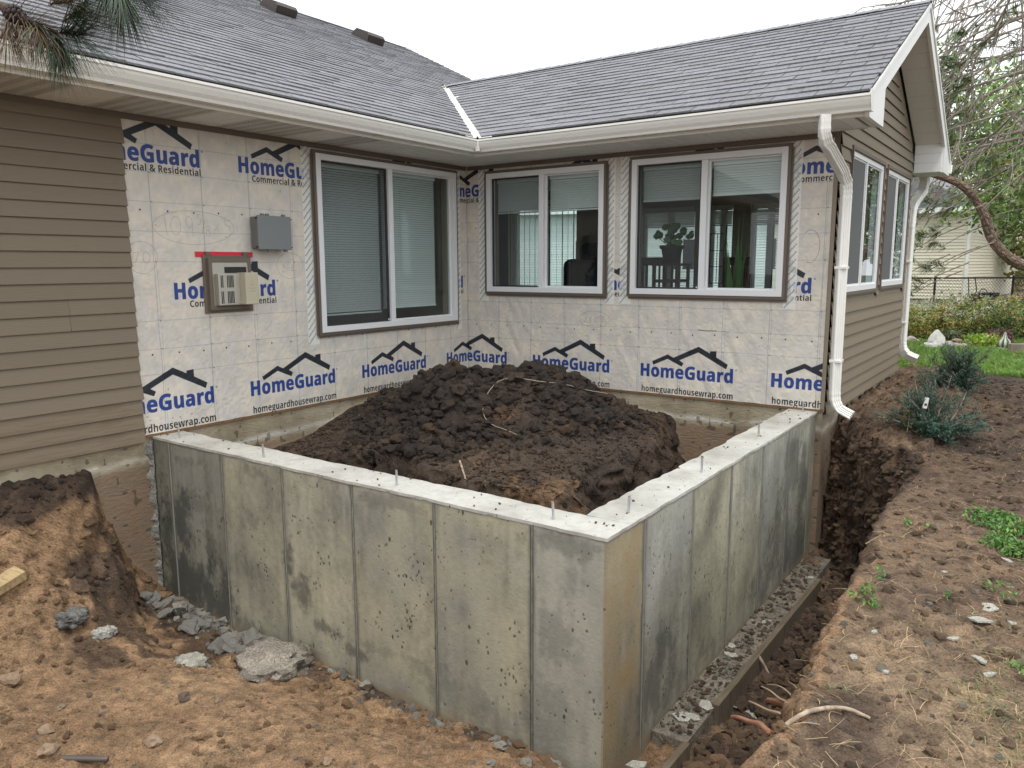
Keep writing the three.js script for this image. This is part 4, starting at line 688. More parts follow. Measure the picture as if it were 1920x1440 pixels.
{ // trowelled top, slightly uneven
  const texTop = dataTex(1024, 1024, (u, v) => { const n = fbmp(u, v, 5, 5, 14), n2 = fbmp(u, v, 40, 3, 15), s = vnp(u * 60, v * 60, 60, 16); let c = mix3([0.31, 0.30, 0.265], [0.45, 0.44, 0.40], clamp(0.62 + 1.2 * n)); c = c.map(k => k * (1 + 0.14 * n2)); c = mix3(c, [0.44, 0.33, 0.22], sm(0.24, 0.42, fbmp(u, v, 3, 4, 19)) * 0.6); if (s > 0.93) c = c.map(k => k * 0.45); return c; }, true);
  const texTopB = dataTex(512, 512, (u, v) => { const k = 0.5 + 0.42 * fbmp(u, v, 8, 5, 24); return [k, k, k]; }, false);
  const topMat = std({ map: rep(texTop, 0.8), bumpMap: rep(texTopB, 1.2), bumpScale: 0.012, roughness: 0.86 });
  const slab = (x0, x1, z0, z1, outF, outR, inF, inL) => { // grid with ragged rim
    const nx = Math.max(8, Math.round((x1 - x0) / 0.03)), nz = Math.max(8, Math.round((z1 - z0) / 0.03)), T = new Tris();
    const P = (i, j) => { let x = lerp(x0, x1, i / nx), z = lerp(z0, z1, j / nz), y = TOPY + 0.0045 * fbm(x * 4, z * 4, 1, 3); if (outF && j === nz) { z += 0.003 + 0.003 * vn(x * 24, 1) + 0.003 * vn(x * 7, 5); } if (outR && i === nx) { x += 0.003 + 0.003 * vn(z * 24, 2) + 0.003 * vn(z * 7, 6); } if (inF && j === 0) z += 0.009 * vn(x * 16, 3) + 0.008 * vn(x * 5, 8); if (inL && i === 0) x += 0.009 * vn(z * 16, 4) + 0.008 * vn(z * 5, 9); return V3(x, y, z); };
    const rows = []; for (let j = 0; j <= nz; j++) { rows.push([]); for (let i = 0; i <= nx; i++) rows[j].push(P(i, j)); }
    for (let j = 0; j < nz; j++) for (let i = 0; i < nx; i++) T.quad(rows[j][i], rows[j + 1][i], rows[j + 1][i + 1], rows[j][i + 1]);
    const drop = (a, b) => { const d = V3(0, -0.016, 0); T.quad(a, b, b.clone().add(d), a.clone().add(d)); };
    for (let i = 0; i < nx; i++) { drop(rows[nz][i], rows[nz][i + 1]); drop(rows[0][i + 1], rows[0][i]); } for (let j = 0; j < nz; j++) { drop(rows[j + 1][nx], rows[j][nx]); drop(rows[j][0], rows[j + 1][0]); }
    return metreUV(mergeVertices(T.geo()).toNonIndexed());
  };
  M('top_surface', slab(0.003, FW, FD - FT, FD, true, true, true, false), topMat, fnd);
  M('top_surface', slab(FW - FT, FW, 0.006, FD - FT - 0.0005, false, true, false, true).translate(0, 0.0008, 0), topMat, fnd);
  // anchor bolts
  const bolt = merge([new THREE.CylinderGeometry(0.0065, 0.0065, 0.115, 10).translate(0, 0.0275, 0), new THREE.TorusGeometry(0.0068, 0.0008, 4, 10).rotateX(Math.PI / 2).translate(0, 0.07, 0), new THREE.TorusGeometry(0.0068, 0.0008, 4, 10).rotateX(Math.PI / 2).translate(0, 0.06, 0), new THREE.TorusGeometry(0.0068, 0.0008, 4, 10).rotateX(Math.PI / 2).translate(0, 0.05, 0)]);
  seed(4);
  for (const [px, py] of [[337, 822], [494.5, 858], [744, 910], [1037.5, 974], [1178.7, 962], [1315.5, 886], [1422.5, 819.5], [1505.5, 772.5]]) { const q = onY(px, py, TOPY), m = M('anchor_bolt', bolt, mat.galv, fnd); m.position.set(q.x, TOPY + 0.003, q.z); m.rotation.set(rr(-0.05, 0.05), 0, rr(-0.05, 0.05)); }
  // footing left proud along the side wall
  M('footing', metreUV(box2(FW + 0.0075, FW + 0.20, -1.45, -1.215, 0.1, 3.10)), std({ color: lin(0.27, 0.235, 0.185), roughness: 0.95, map: rep(texSoil, 1.1), bumpMap: rep(texSoilBump, 1.2), bumpScale: 0.015 }), fnd);
}
// form boards still standing along the footing
const boardMat = std({ color: lin(0.17, 0.135, 0.095), roughness: 0.9, map: rep(texGrain, 1, 1), bumpMap: rep(texGrain, 1), bumpScale: 0.003 });
{
  const b1 = metreUV(rbox(0.038, 0.19, 2.10, 0.004)); const m1 = solo('form_board', b1, boardMat, 'long weathered form board standing on edge beside the footing in the trench', 'board'); m1.position.set(FW + 0.222, -1.28, 1.68); m1.rotation.y = -0.012;
  const b2 = metreUV(rbox(0.036, 0.16, 0.52, 0.004)); const m2 = solo('form_board', b2, boardMat, 'short form board end half buried in clay at the trench mouth', 'board'); m2.position.set(FW + 0.215, -1.255, 3.42); m2.rotation.set(0.05, -0.05, 0.04);
  const m3 = solo('lumber_piece', metreUV(rbox(0.62, 0.06, 0.11, 0.005)), std({ color: lin(0.60, 0.46, 0.26), roughness: 0.8, map: rep(texGrain, 1.5) }), 'fresh pale lumber offcut lying at the foot of the clay bank', 'lumber'); { const X0 = V3(1, 0, 0), gs = (x, z) => { const y = groundY(x, z); return y + soilRough(x, y, z)[1]; }, q = hit(40, 1096, gs), e = V3(q.x, 0, q.z), c = V3(q.x + 0.05, 0, q.z + 0.29), f = V3(q.x + 0.10, 0, q.z + 0.58); for (const p of [e, c, f]) p.y = gs(p.x, p.z); const dir = f.clone().sub(e).normalize(); m3.position.copy(e).addScaledVector(dir, 0.31).add(V3(0, 0.04 + Math.max(0, c.y - (e.y + f.y) / 2), 0)); m3.quaternion.setFromUnitVectors(X0, dir); }
}
// ---------------------------------------------------------------- soil left standing inside the foundation, with the spoil heap on it
function heapProf(x, z) { const a = (x - z) / 1.414 + 0.05 * vn(x * 3, z * 3), b = (x + z) / 1.414 + 0.06 * vn(x * 3.3 + 9, z * 3.3), pa = Math.max(0, Math.abs(a - 0.05) - 0.34) / (a > 0 ? 0.62 : 0.60), pb = (b - 1.80) / (b > 1.80 ? 0.60 : 0.75); return Math.exp(-pa * pa) * Math.exp(-Math.pow(Math.abs(pb), 2.0)); }
function moundY(x, z) {
  let y = -0.17 - 0.15 * sm(1.5, 2.45, z) - 0.05 * sm(1.9, 2.7, x);
  const prof = heapProf(x, z);
  y += 0.43 * prof + 0.035 * vn(x * 2.3, z * 2.3, 5) * sm(0.1, 0.5, prof) + 0.04 * vn(x * 5.1, z * 5.1, 3) * sm(0.05, 0.4, prof);
  y += 0.06 * Math.exp(-((x - 0.15) ** 2 / 0.3 + (z - 1.6) ** 2 / 0.7));
  const ex = 2.72 + 0.10 * vn(z * 1.9, 1.1) + 0.05 * vn(z * 5, 2.2) + 0.20 * sm(1.2, 0.1, z) * 0 - 0.22 * sm(0.9, 0.1, z) , ez = 2.48 + 0.34 * sm(0.8, 0.05, x) + 0.07 * vn(x * 1.7, 3.3) + 0.04 * vn(x * 6, 4.4) - 0.12 * sm(2.1, 2.7, x);
  const side = sm(-0.10, 0.24, x - ex + 0.05), front = sm(-0.06, 0.17, z - ez + 0.05);
  const fl = -1.25 + 0.05 * vn(x * 3, z * 3, 8), k = Math.max(side, front); y = lerp(y, fl, k);
  return y;
}
function moundDisp(x, y, z) {
  const top = sm(-0.40, -0.12, y), lo = 1 - top; let oy = 0.018 * f2(x * 9, z * 9, 4, 3);
  if (top > 0) { const g = sm(0.35, 0.7, 0.5 + 0.5 * vn(x * 1.8, z * 1.8, 6)); const hp = sm(0.02, 0.15, heapProf(x, z)) * 0.85 + 0.15; oy += hp * top * ((g > 0 ? 0.06 * bumps(x, z, 0.15, 131) * g : 0) + 0.035 * bumps(x, z, 0.07, 141) + 0.03 * bumps(x + 0.5, z, 0.036, 151)); }
  const a = 0.016 + 0.04 * lo; let ox = a * (vn(x * 8, y * 8, z * 8) + 0.7 * vn(x * 24, y * 24, z * 24)), oz = a * (vn(x * 8 + 20, y * 8, z * 8) + 0.7 * vn(x * 24, y * 24 + 8, z * 24));
  if (x < 0.03 || x > 3.36) ox = 0; if (z < 0.03 || z > 3.33) oz = 0; return [ox, oy, oz];
}
function moundCol(x, y, z) {
  const n1 = f2(x * 1.7, z * 1.7, 3.3, 3), n2 = f2(x * 6 + y * 3, z * 6 + y * 4, 1, 3), n3 = f2(x * 21 + y * 14, z * 21 + y * 9, 2, 2);
  let c = mix3([0.046, 0.034, 0.027], [0.092, 0.064, 0.046], clamp(0.42 + 1.3 * n2 + 0.4 * n1));
  const hp = heapProf(x, z), bench = mix3([0.082, 0.057, 0.041], [0.140, 0.094, 0.062], clamp(0.45 + 1.2 * n1 + 0.6 * n2)); c = mix3(bench, c, sm(0.05, 0.11, hp + 0.16 * n2));
  c = mix3(c, [0.24, 0.145, 0.078], sm(0.30, 0.20, Math.hypot((x - 2.3) * 0.9, z - 2.36) + 0.5 * n2) * 0.8);           // ochre sub-soil at the near rim
  c = mix3(c, [0.20, 0.115, 0.068], sm(0.12, 0.09, Math.hypot(x - 1.78, z - 1.62) + 0.16 * n2) * 0.8);
  
  const k = 1 + 0.5 * n3; return [c[0] * k, c[1] * k, c[2] * k];
}
const mound = solo('dirt_mound', heightMesh(lines([[0.0, 2.4, 210], [2.4, 3.05, 84], [3.05, 3.40, 16]]), lines([[0.0, 2.3, 190], [2.3, 2.95, 96], [2.95, 3.37, 22]]), moundY, moundCol, null, moundDisp), soilMat, 'heap of dark cloddy soil piled inside the concrete foundation', 'dirt mound');
// ---------------------------------------------------------------- clods, stones, rubble, roots, straw
function rockGeo(sd, d = 1) { const g = mergeVertices(new THREE.IcosahedronGeometry(1, d).deleteAttribute('uv').deleteAttribute('normal')); const p = g.attributes.position; for (let i = 0; i < p.count; i++) { const x = p.getX(i), y = p.getY(i), z = p.getZ(i), k = 1 + 0.55 * vn(x * 1.9 + sd * 9, y * 1.9, z * 1.9 + 0.5); p.setXYZ(i, x * k * 1.1, y * k * 0.85, z * k); } const f = g.toNonIndexed(); f.computeVertexNormals(); return metreUV(f); }
const rocks = [1, 2, 3, 4, 5].map(i => rockGeo(i, 1)), crumbs = [6, 7, 8].map(i => rockGeo(i, 0));
const clodMat = std({ roughness: 1, map: rep(texSoil, 1.2), bumpMap: rep(texSoilBump, 1), bumpScale: 0.01 });
const surfG = (x, z) => { const y = groundY(x, z), o = soilRough(x, y, z); return y + o[1]; };
const surfM = (x, z) => { const y = moundY(x, z), o = moundDisp(x, y, z); return y + o[1]; };
function scatter(name, label, geo, mat, list) { // list of [x,y,z,size,colour]
  const im = new THREE.InstancedMesh(geo, mat, list.length), m = new THREE.Matrix4(), q = new THREE.Quaternion(), e = new THREE.Euler(), c = new THREE.Color();
  list.forEach(([x, y, z, s, col], i) => { e.set(rr(-0.5, 0.5), rr(0, 6.3), rr(-0.5, 0.5)); q.setFromEuler(e); m.compose(V3(x, y, z), q, V3(s * rr(0.8, 1.3), s * rr(0.7, 1.2), s * rr(0.8, 1.3))); im.setMatrixAt(i, m); im.setColorAt(i, c.setRGB(...col)); });
  return stuff(name, im, label, 'soil clods');
}
{
  seed(101); const A = rocks.map(() => []), B = crumbs.map(() => []);
  for (let n = 0; n < 15000; n++) { // heap
    const x = rr(0.05, 2.75), z = rr(0.05, 3.1), y0 = moundY(x, z); if (y0 < -0.6) continue; const hp = sm(0.03, 0.2, heapProf(x, z)), s = (Math.pow(rnd(), 7) * 0.048 + 0.005) * (0.3 + 0.7 * hp), k = rr(0.8, 1.45), rd = rnd() < 0.14 ? 1.45 : 1, c = moundCol(x, y0, z).map((v, i) => v * k * (i === 0 ? rd : i === 1 ? 1 + (rd - 1) * 0.6 : 1)); const y = surfM(x, z) + s * 0.25;
    (s > 0.011 ? A[Math.floor(rnd() * 5)] : B[n % 3]).push([x, y, z, s, c]);
  }
  for (let n = 0; n < 2500; n++) { // crumbling cut faces: trench end and bank
    const tr = n < 2000, x = tr ? rr(3.72, 4.5) : rr(0.02, 0.6), z = tr ? endZ(x) + rr(-0.02, 0.4) : rr(3.75, 4.9), s = Math.pow(rnd(), 3) * (tr ? 0.03 : 0.014) + 0.004, y0 = groundY(x, z), k = rr(0.85, 1.4), o = soilRough(x, y0, z), c = groundCol(x, y0, z).map(v => v * k); if (!tr && y0 < -0.34 && rnd() < 0.75) continue; A[n % 5].push([x + o[0], y0 + o[1] + 0.2 * s, z + o[2], s, c]);
  }
  for (let n = 0; n < 9000; n++) { const x = rr(0.02, 3.36), z = rr(0.02, 3.3), y0 = moundY(x, z), s = rr(0.004, 0.011), k = rr(0.7, 1.6), c = moundCol(x, y0, z).map(v => v * k); B[n % 3].push([x, surfM(x, z) + s * 0.3, z, s, c]); }
  for (let n = 0; n < 3800; n++) { // excavation floor and banks
    const x = rr(0.02, 3.9), z = rr(FD + 0.02, 5.6), den = 0.30 + 0.7 * sm(0.1, 0.6, 0.5 + 0.5 * vn(x * 1.7 + 3, z * 1.7)); if (rnd() > den * den) continue; const near = sm(0.7, 0.1, z - FD) + sm(0.9, 0.3, x); const s = Math.pow(rnd(), 6) * (0.016 + 0.016 * near) + 0.0026, y0 = groundY(x, z), k = rr(0.95, 1.5), c = groundCol(x, y0, z).map(v => v * k);
    (s > 0.012 ? A[Math.floor(rnd() * 5)] : B[n % 3]).push([x, surfG(x, z) + s * 0.1, z, s, c]);
  }
  for (let n = 0; n < 11000; n++) { // trench and yard
    const x = rnd() < 0.3 ? rr(3.66, 4.5) : rr(4.4, 5.9), z = rr(-3.8, 5.4), s = Math.pow(rnd(), 6) * 0.02 + 0.0026, y0 = groundY(x, z), k = rr(1.05, 1.7), c = groundCol(x, y0, z).map(v => v * k); if (x < 4.4 && z < endZ(x)) { if (x < 3.75) continue; }
    (s > 0.012 ? A[Math.floor(rnd() * 5)] : B[n % 3]).push([x, surfG(x, z) + s * 0.05, z, s, c]);
  }
  for (let n = 0; n < 2600; n++) { const x = rr(FW + 0.25, 4.42), z = rr(0.4, 3.3), s = Math.pow(rnd(), 4) * 0.035 + 0.005, y0 = groundY(x, z), k = rr(0.8, 1.5), c = groundCol(x, y0, z).map(v => v * k); A[n % 5].push([x, surfG(x, z) + s * 0.3, z, s, c]); }
  for (let n = 0; n < 150; n++) { const fr = rnd() < 0.55, x = fr ? rr(0.03, FW - 0.02) : FW - rr(0.015, 0.22), z = fr ? FD - rr(0.015, 0.225) : rr(0.05, FD - 0.1), s = Math.pow(rnd(), 3) * 0.007 + 0.0014, k = rr(0.5, 1.3); B[n % 3].push([x, TOPY + 0.002 + s * 0.3, z, s, [0.30 * k, 0.24 * k, 0.18 * k]]); }
  A.forEach((l, i) => scatter('soil_clods', 'loose soil clods lying over the dug ground', rocks[i], clodMat, l)); B.forEach((l, i) => scatter('soil_crumbs', 'fine soil crumbs and grit over the dug ground', crumbs[i], clodMat, l));
  // grey concrete crumbs along the new wall
  const L = []; for (let n = 0; n < 1500; n++) { const t = rnd(), x = rr(0.05, 3.6), z = FD + 0.03 + Math.abs(rr(-0.3, 0.3)) * rnd(); const hot = Math.exp(-((x - 0.75) ** 2) / 0.25) + 0.12; if (rnd() > hot) continue; const s = Math.pow(t, 3) * 0.026 + 0.005, k = rr(0.55, 1.3); L.push([x, surfG(x, z) + s * 0.3, z, s, [0.66 * k, 0.64 * k, 0.57 * k]]); }
  for (let n = 0; n < 1700; n++) { const x = FW + rr(0.01, 0.19), z = rr(0.3, 3.05), s = Math.pow(rnd(), 6) * 0.014 + 0.0012, k = rr(0.6, 1.25); L.push([x, -1.213 + s * 0.3, z, s, (rnd() < 0.55 ? [0.24 * k, 0.17 * k, 0.115 * k] : [0.44 * k, 0.41 * k, 0.34 * k])]); }
  for (let n = 0; n < 110; n++) { const x = 4.7 + rr(-0.1, 1.0), z = rr(0.2, 4.8), s = rr(0.004, 0.011), k = rr(0.9, 1.6); L.push([x, surfG(x, z) + s * 0.2, z, s, [0.36 * k, 0.34 * k, 0.29 * k]]); }
  for (let n = 0; n < 120; n++) { const x = rr(0.3, 3.4), z = rr(3.7, 5.2), s = rr(0.003, 0.009), k = rr(0.9, 1.7); L.push([x, surfG(x, z) + s * 0.2, z, s, [0.38 * k, 0.35 * k, 0.29 * k]]); }
  scatter('concrete_crumbs', 'grey concrete crumbs along the foundation and footing', rocks[2], clodMat, L);
}
const rubbleMat = std({ color: lin(0.80, 0.775, 0.69), roughness: 0.95, map: rep(texGran, 0.7), bumpMap: rep(texSoilBump, 1.4), bumpScale: 0.02 });
const paleMat = std({ color: lin(0.56, 0.545, 0.46), roughness: 0.95, map: rep(texGran, 1.5), bumpMap: rep(texSoilBump, 2), bumpScale: 0.006 });
function lump(name, label, group, px, py, r, sq, surf, m = rubbleMat, sd = 1, yy) { // concrete lump with its foot in the soil
  const q = hit(px, py, surf); const g = mergeVertices(new THREE.IcosahedronGeometry(1, 5).deleteAttribute('uv').deleteAttribute('normal')); const p = g.attributes.position;
  for (let i = 0; i < p.count; i++) { const x = p.getX(i), y = p.getY(i), z = p.getZ(i), k = 1 + 0.30 * vn(x * 1.5 + sd * 7, y * 1.5, z * 1.5 + 0.3) + 0.24 * vn(x * 4 + sd, y * 4, z * 4 + 0.7) + 0.22 * vn(x * 10, y * 10, z * 10 + sd) + 0.1 * vn(x * 22, y * 22, z * 22 + sd); p.setXYZ(i, x * k * r, y * k * r * sq, z * k * r); }
  g.computeVertexNormals(); const o = solo(name, metreUV(g), m, label, 'concrete lump', group); o.position.set(q.x, surf(q.x, q.z) + r * sq * 0.15, q.z); o.rotation.y = sd * 1.3; return o;
}
lump('concrete_lump', 'large pale spilled concrete lump at the foot of the seamed wall', null, 520, 1252, 0.21, 0.40, surfG, std({ color: lin(0.62, 0.555, 0.455), roughness: 0.95, map: rep(texGran, 0.8), bumpMap: rep(texSoilBump, 1.4), bumpScale: 0.03 }), 2, -1.16);
lump('concrete_lump', 'dark grey crusty concrete lump near the clay bank', null, 128, 1165, 0.10, 0.42, surfG, std({ color: lin(0.34, 0.34, 0.31), roughness: 0.95, map: rep(texGran, 0.8), bumpMap: rep(texSoilBump, 1.4), bumpScale: 0.03 }), 3, -0.98);
lump('concrete_lump', 'rounded grey rubble piece beside the crusty lump', null, 195, 1190, 0.062, 0.55, surfG, rubbleMat, 4, -1.05);
lump('concrete_lump', 'flat whitish concrete spill half sunk in clay', null, 355, 1248, 0.10, 0.35, surfG, paleMat, 5, -1.12);
{ // broken pieces against the wall foot
  seed(120);
  for (let i = 0; i < 26; i++) { const x = 0.25 + Math.pow(rnd(), 1.3) * 1.25, z = FD + 0.05 + rnd() * 0.26, s = rr(0.022, 0.055), o = solo('rubble_piece', rocks[i % 5], rubbleMat, 'angular grey concrete rubble piece heaped at the wall foot', 'rubble', 'rubble heaped at the foot of the front wall'); o.position.set(x, surfG(x, z) + s * 0.4, z); o.scale.set(s * rr(0.9, 1.5), s * rr(0.6, 1), s); o.rotation.set(rr(-0.5, 0.5), rr(0, 6), rr(-0.5, 0.5)); }
}
function chip(label, group, px, py, yy, w, d, sd, tilt = 0.12, surf = surfG) { // thin broken concrete flake
  seed(200 + sd); const n = 5, pts = []; for (let i = 0; i < n; i++) { const a = i / n * 6.283 + rr(-0.35, 0.35), k = rr(0.65, 1.15); pts.push([Math.cos(a) * w / 2 * k, Math.sin(a) * d / 2 * k]); }
  const g = new THREE.ExtrudeGeometry(shapeOf(pts), { depth: 0.006, bevelEnabled: true, bevelSize: 0.0012, bevelThickness: 0.001, bevelSegments: 1 }).rotateX(-Math.PI / 2);
  const q = surf === surfG ? hit(px, py, surf) : onY(px, py, yy), o = solo('concrete_chip', metreUV(g), paleMat, label, 'concrete chip', group); o.position.set(q.x, (surf ? surf(q.x, q.z) : yy) + 0.001, q.z); o.rotation.set(rr(-tilt, tilt), rr(0, 6.28), rr(-tilt, tilt)); return o;
}
chip('large pale four-sided concrete flake on the yard soil, one of a touching pair', null, 1850, 1142, -0.22, 0.13, 0.10, 1); chip('rounded pale concrete flake touching the four-sided one', null, 1838, 1165, -0.22, 0.11, 0.09, 2);
[[1788, 1200, 0.055, 0.03], [1830, 1238, 0.06, 0.03], [1842, 1245, 0.05, 0.03], [1897, 1173, 0.045, 0.03], [1640, 1188, 0.035, 0.02], [1888, 1053, 0.06, 0.03], [1693, 891, 0.05, 0.035], [1770, 1075, 0.03, 0.02], [1600, 1240, 0.035, 0.025], [1660, 1265, 0.03, 0.02], [1855, 1268, 0.05, 0.025]].forEach(([a, b, w, d], i) => chip('small pale concrete chip lying on the yard soil', 'small concrete chips on the yard', a, b, -0.2, w, d, 10 + i));
[[1283, 1342, 0.17, 0.10], [1302, 1345, 0.07, 0.06], [1324, 1320, 0.13, 0.10], [1372, 1210, 0.09, 0.07], [1370, 1226, 0.09, 0.08], [1437, 1165, 0.12, 0.05], [1195, 1432, 0.10, 0.06], [1517, 1082, 0.10, 0.05]].forEach(([a, b, w, d], i) => chip('flat pale concrete flake resting on the footing ledge', 'concrete flakes on the footing', a, b, -1.205, w, d, 40 + i, 0.08, () => -1.212));
[[1385, 1326, 0.10, 0.05], [1400, 1340, 0.11, 0.06], [1410, 1347, 0.06, 0.05], [1363, 1338, 0.09, 0.08], [1477, 1190, 0.05, 0.04]].forEach(([a, b, w, d], i) => chip('pale concrete flake on the trench bottom beyond the form board', 'concrete flakes in the trench', a, b, -1.33, w, d, 60 + i, 0.3));
// stones on the clay floor
const stoneMats = [[0.42, 0.30, 0.20], [0.33, 0.24, 0.17], [0.16, 0.12, 0.09]].map(c => std({ color: lin(...c), roughness: 0.9, map: rep(texGran, 1.4) }));
[[92, 1412, 0.034, 0], [20, 1280, 0.045, 0], [345, 1312, 0.026, 2], [168, 1305, 0.016, 2], [290, 1395, 0.03, 0], [85, 1375, 0.028, 0], [190, 1338, 0.016, 1], [115, 1330, 0.018, 1], [410, 1317, 0.018, 1], [612, 1432, 0.02, 0]].forEach(([a, b, s, m], i) => { const q = hit(a, b, surfG), o = solo('stone', rocks[i % 5], stoneMats[m], ['tan stone lying on the clay floor', 'brown stone lying on the clay floor', 'dark stone lying on the clay floor'][m], 'stone', ['tan stones on the clay', 'brown stones on the clay', 'dark stones on the clay'][m]); o.position.set(q.x, surfG(q.x, q.z) + s * 0.35, q.z); o.scale.setScalar(s); o.rotation.y = i; });
{ const q = hit(160, 1432, surfG), o = solo('pipe_end', limb([V3(-0.16, 0, 0.06), V3(0, 0.004, 0), V3(0.1, 0.006, -0.035)], 0.014, 0.012, 10), std({ color: lin(0.10, 0.085, 0.075), roughness: 0.4 }), 'dark round rod lying in the clay at the edge of the dig', 'rod'); o.position.set(q.x, surfG(q.x, q.z) + 0.012, q.z); o.rotation.y = 0.2; }
// roots hanging out of the trench bank
const rootMats = [std({ color: lin(0.46, 0.34, 0.22), roughness: 0.8, map: rep(texGrain, 3) }), std({ color: lin(0.40, 0.20, 0.12), roughness: 0.8, map: rep(texGrain, 3) })];
[[[1442, 1374], [1425, 1358], [1405, 1353], [1385, 1345], [1372, 1344], 0.012, 1], [[1462, 1338], [1440, 1332], [1420, 1322], [1405, 1315], 0.007, 0], [[1485, 1325], [1465, 1318], [1445, 1313], [1436, 1316], 0.018, 1], [[1480, 1318], [1462, 1310], [1445, 1296], [1428, 1287], 0.006, 0], [[1490, 1312], [1478, 1298], [1460, 1286], [1438, 1283], 0.005, 0], [[1500, 1298], [1488, 1284], [1478, 1279], 0.004, 0], [[1600, 1108], [1580, 1104], [1562, 1104], 0.006, 0], [[1575, 1142], [1565, 1135], [1558, 1131], 0.005, 0]].forEach((r, i) => {
  const m = r.pop(), rad = r.pop(); const pts = r.map(([a, b], k) => { const t = k / (r.length - 1), q = onX(a, b, lerp(4.50, 4.26, t)); return q; }); solo('tree_root', limb(pts, rad, rad * 0.5, 7, 0.2), rootMats[m], m ? 'thick reddish root sticking out of the trench bank' : 'thin pale root hanging out of the trench bank', 'root', m ? 'reddish roots in the trench' : 'thin roots in the trench');
});
const stickMat = std({ color: lin(0.40, 0.33, 0.25), roughness: 0.85, map: rep(texBark, 3) });
function stick(label, pts, y, r0, r1, surf = surfG, lift = 0.008, m = stickMat) { const P = pts.map(([a, b]) => { const q = onY(a, b, y); q.y = surf(q.x, q.z) + lift; return q; }); return solo('stick', limb(P, r0, r1, 7, 0.15), m, label, 'stick'); }
stick('long pale curved stick lying on the rim above the roots', [[1460, 1381], [1500, 1368], [1545, 1354], [1590, 1349], [1630, 1354]], -0.2, 0.0085, 0.005, surfG, 0.014);
stick('short pale stick on the soil inside the foundation', [[862, 872], [870, 885], [876, 893]], -0.28, 0.009, 0.007, surfM, 0.015);
{ const a = onY(1421, 1232, -1.20), b = onY(1441, 1273, -1.33); solo('stick', limb([V3(a.x, -1.19, a.z), V3((a.x + b.x) / 2, -1.24, (a.z + b.z) / 2), V3(b.x, -1.30, b.z)], 0.011, 0.009, 7), stickMat, 'grey stick leaning from the form board into the trench', 'stick'); }
{ const P = [[1140, 745], [1095, 738], [1060, 728], [1010, 722], [960, 716], [935, 722], [915, 745], [906, 765], [909, 790], [925, 805], [950, 816], [975, 826]].map(([a, b], i) => { let q; for (let d = 3.2; d < 8; d += 0.01) { q = atD(a, b, d); if (q.x < 0.05 || q.z < 0.05 || q.y < surfM(q.x, q.z) + 0.004) break; } q.y = Math.max(q.y, surfM(clamp(q.x, 0.05, 3), clamp(q.z, 0.05, 3))) + 0.032; return q; }); solo('wire', limb(P, 0.0032, 0.0032, 6), std({ color: lin(0.30, 0.25, 0.19), roughness: 0.7 }), 'thin looping wire trailing over the dark soil heap', 'wire'); }
{ // dry needles and straw on the yard and floor
  seed(140); const T = new Tris(), w = 0.0016; for (let i = 0; i < 6; i++) { const P = (t, s) => V3((t - 0.5) * 1, 0.05 * Math.sin(t * 3.1), 0.05 * Math.sin(t * 3.14) + s * w * 4.4); T.quad(P(i / 6, -1), P((i + 1) / 6, -1), P((i + 1) / 6, 1), P(i / 6, 1)); }
  const g = T.geo(), N = 5400, im = new THREE.InstancedMesh(g, std({ roughness: 0.8, side: THREE.DoubleSide }), N), m = new THREE.Matrix4(), c = new THREE.Color();
  for (let i = 0; i < N; i++) { let x, z; if (i < 4500) { x = 4.42 + Math.pow(rnd(), 0.8) * 1.4; z = rr(-3.6, 5.2); } else if (i < 4900) { x = rr(0.1, 3.6); z = rr(3.7, 5.4); } else { x = rr(0.05, 2.6); z = rr(0.1, 2.8); }
    const mo = i >= 4900, y = (mo ? surfM : surfG)(x, z) + 0.004; if (y < -0.5 && x > 3.7) { m.makeScale(0, 0, 0); im.setMatrixAt(i, m); continue; } const L = rr(0.03, 0.11) * (i < 4500 ? 1 : 0.8); m.compose(V3(x, y, z), new THREE.Quaternion().setFromEuler(new THREE.Euler(rr(-0.25, 0.25), rr(0, 6.3), rr(-0.2, 0.2))), V3(L, L, rr(0.06, 0.13))); im.setMatrixAt(i, m);
    const k = rr(0.5, 1.3); c.setRGB(...(rnd() < 0.35 ? [0.30 * k, 0.15 * k, 0.075 * k] : [0.44 * k, 0.33 * k, 0.18 * k])); im.setColorAt(i, c); }
  stuff('straw', im, 'dry pine needles and straw strewn over the soil', 'straw');
}
// ---------------------------------------------------------------- things fixed to the wrapped wall
{ // grey junction box
  const t = thing('junction_box', 'grey metal junction box mounted on the house wrap beside the window', 'junction box', [0.006, 1.435, 2.555]), gm = std({ color: lin(0.185, 0.20, 0.20), roughness: 0.45, metalness: 0.0 }), gm2 = std({ color: lin(0.155, 0.165, 0.165), roughness: 0.5 });
  M('body', rbox(0.085, 0.245, 0.30, 0.008, 0.0425, 0, 0), gm2, t); M('lid', rbox(0.018, 0.262, 0.318, 0.006, 0.096, 0, 0), gm, t);
  for (const [y, z] of [[0.137, 0.10], [0.137, 0.055], [0.137, -0.10], [-0.137, -0.11], [-0.137, 0.02], [-0.137, 0.05]]) M('latch', rbox(0.022, 0.018, 0.028, 0.003, 0.085, y, z), gm2, t);
  for (const [y, z] of [[0.11, -0.163], [-0.11, -0.163], [0.11, 0.163], [-0.11, 0.163]]) M('screw', new THREE.CylinderGeometry(0.006, 0.006, 0.02, 8).rotateZ(Math.PI / 2).translate(0.092, y, z), mat.black, t);
}
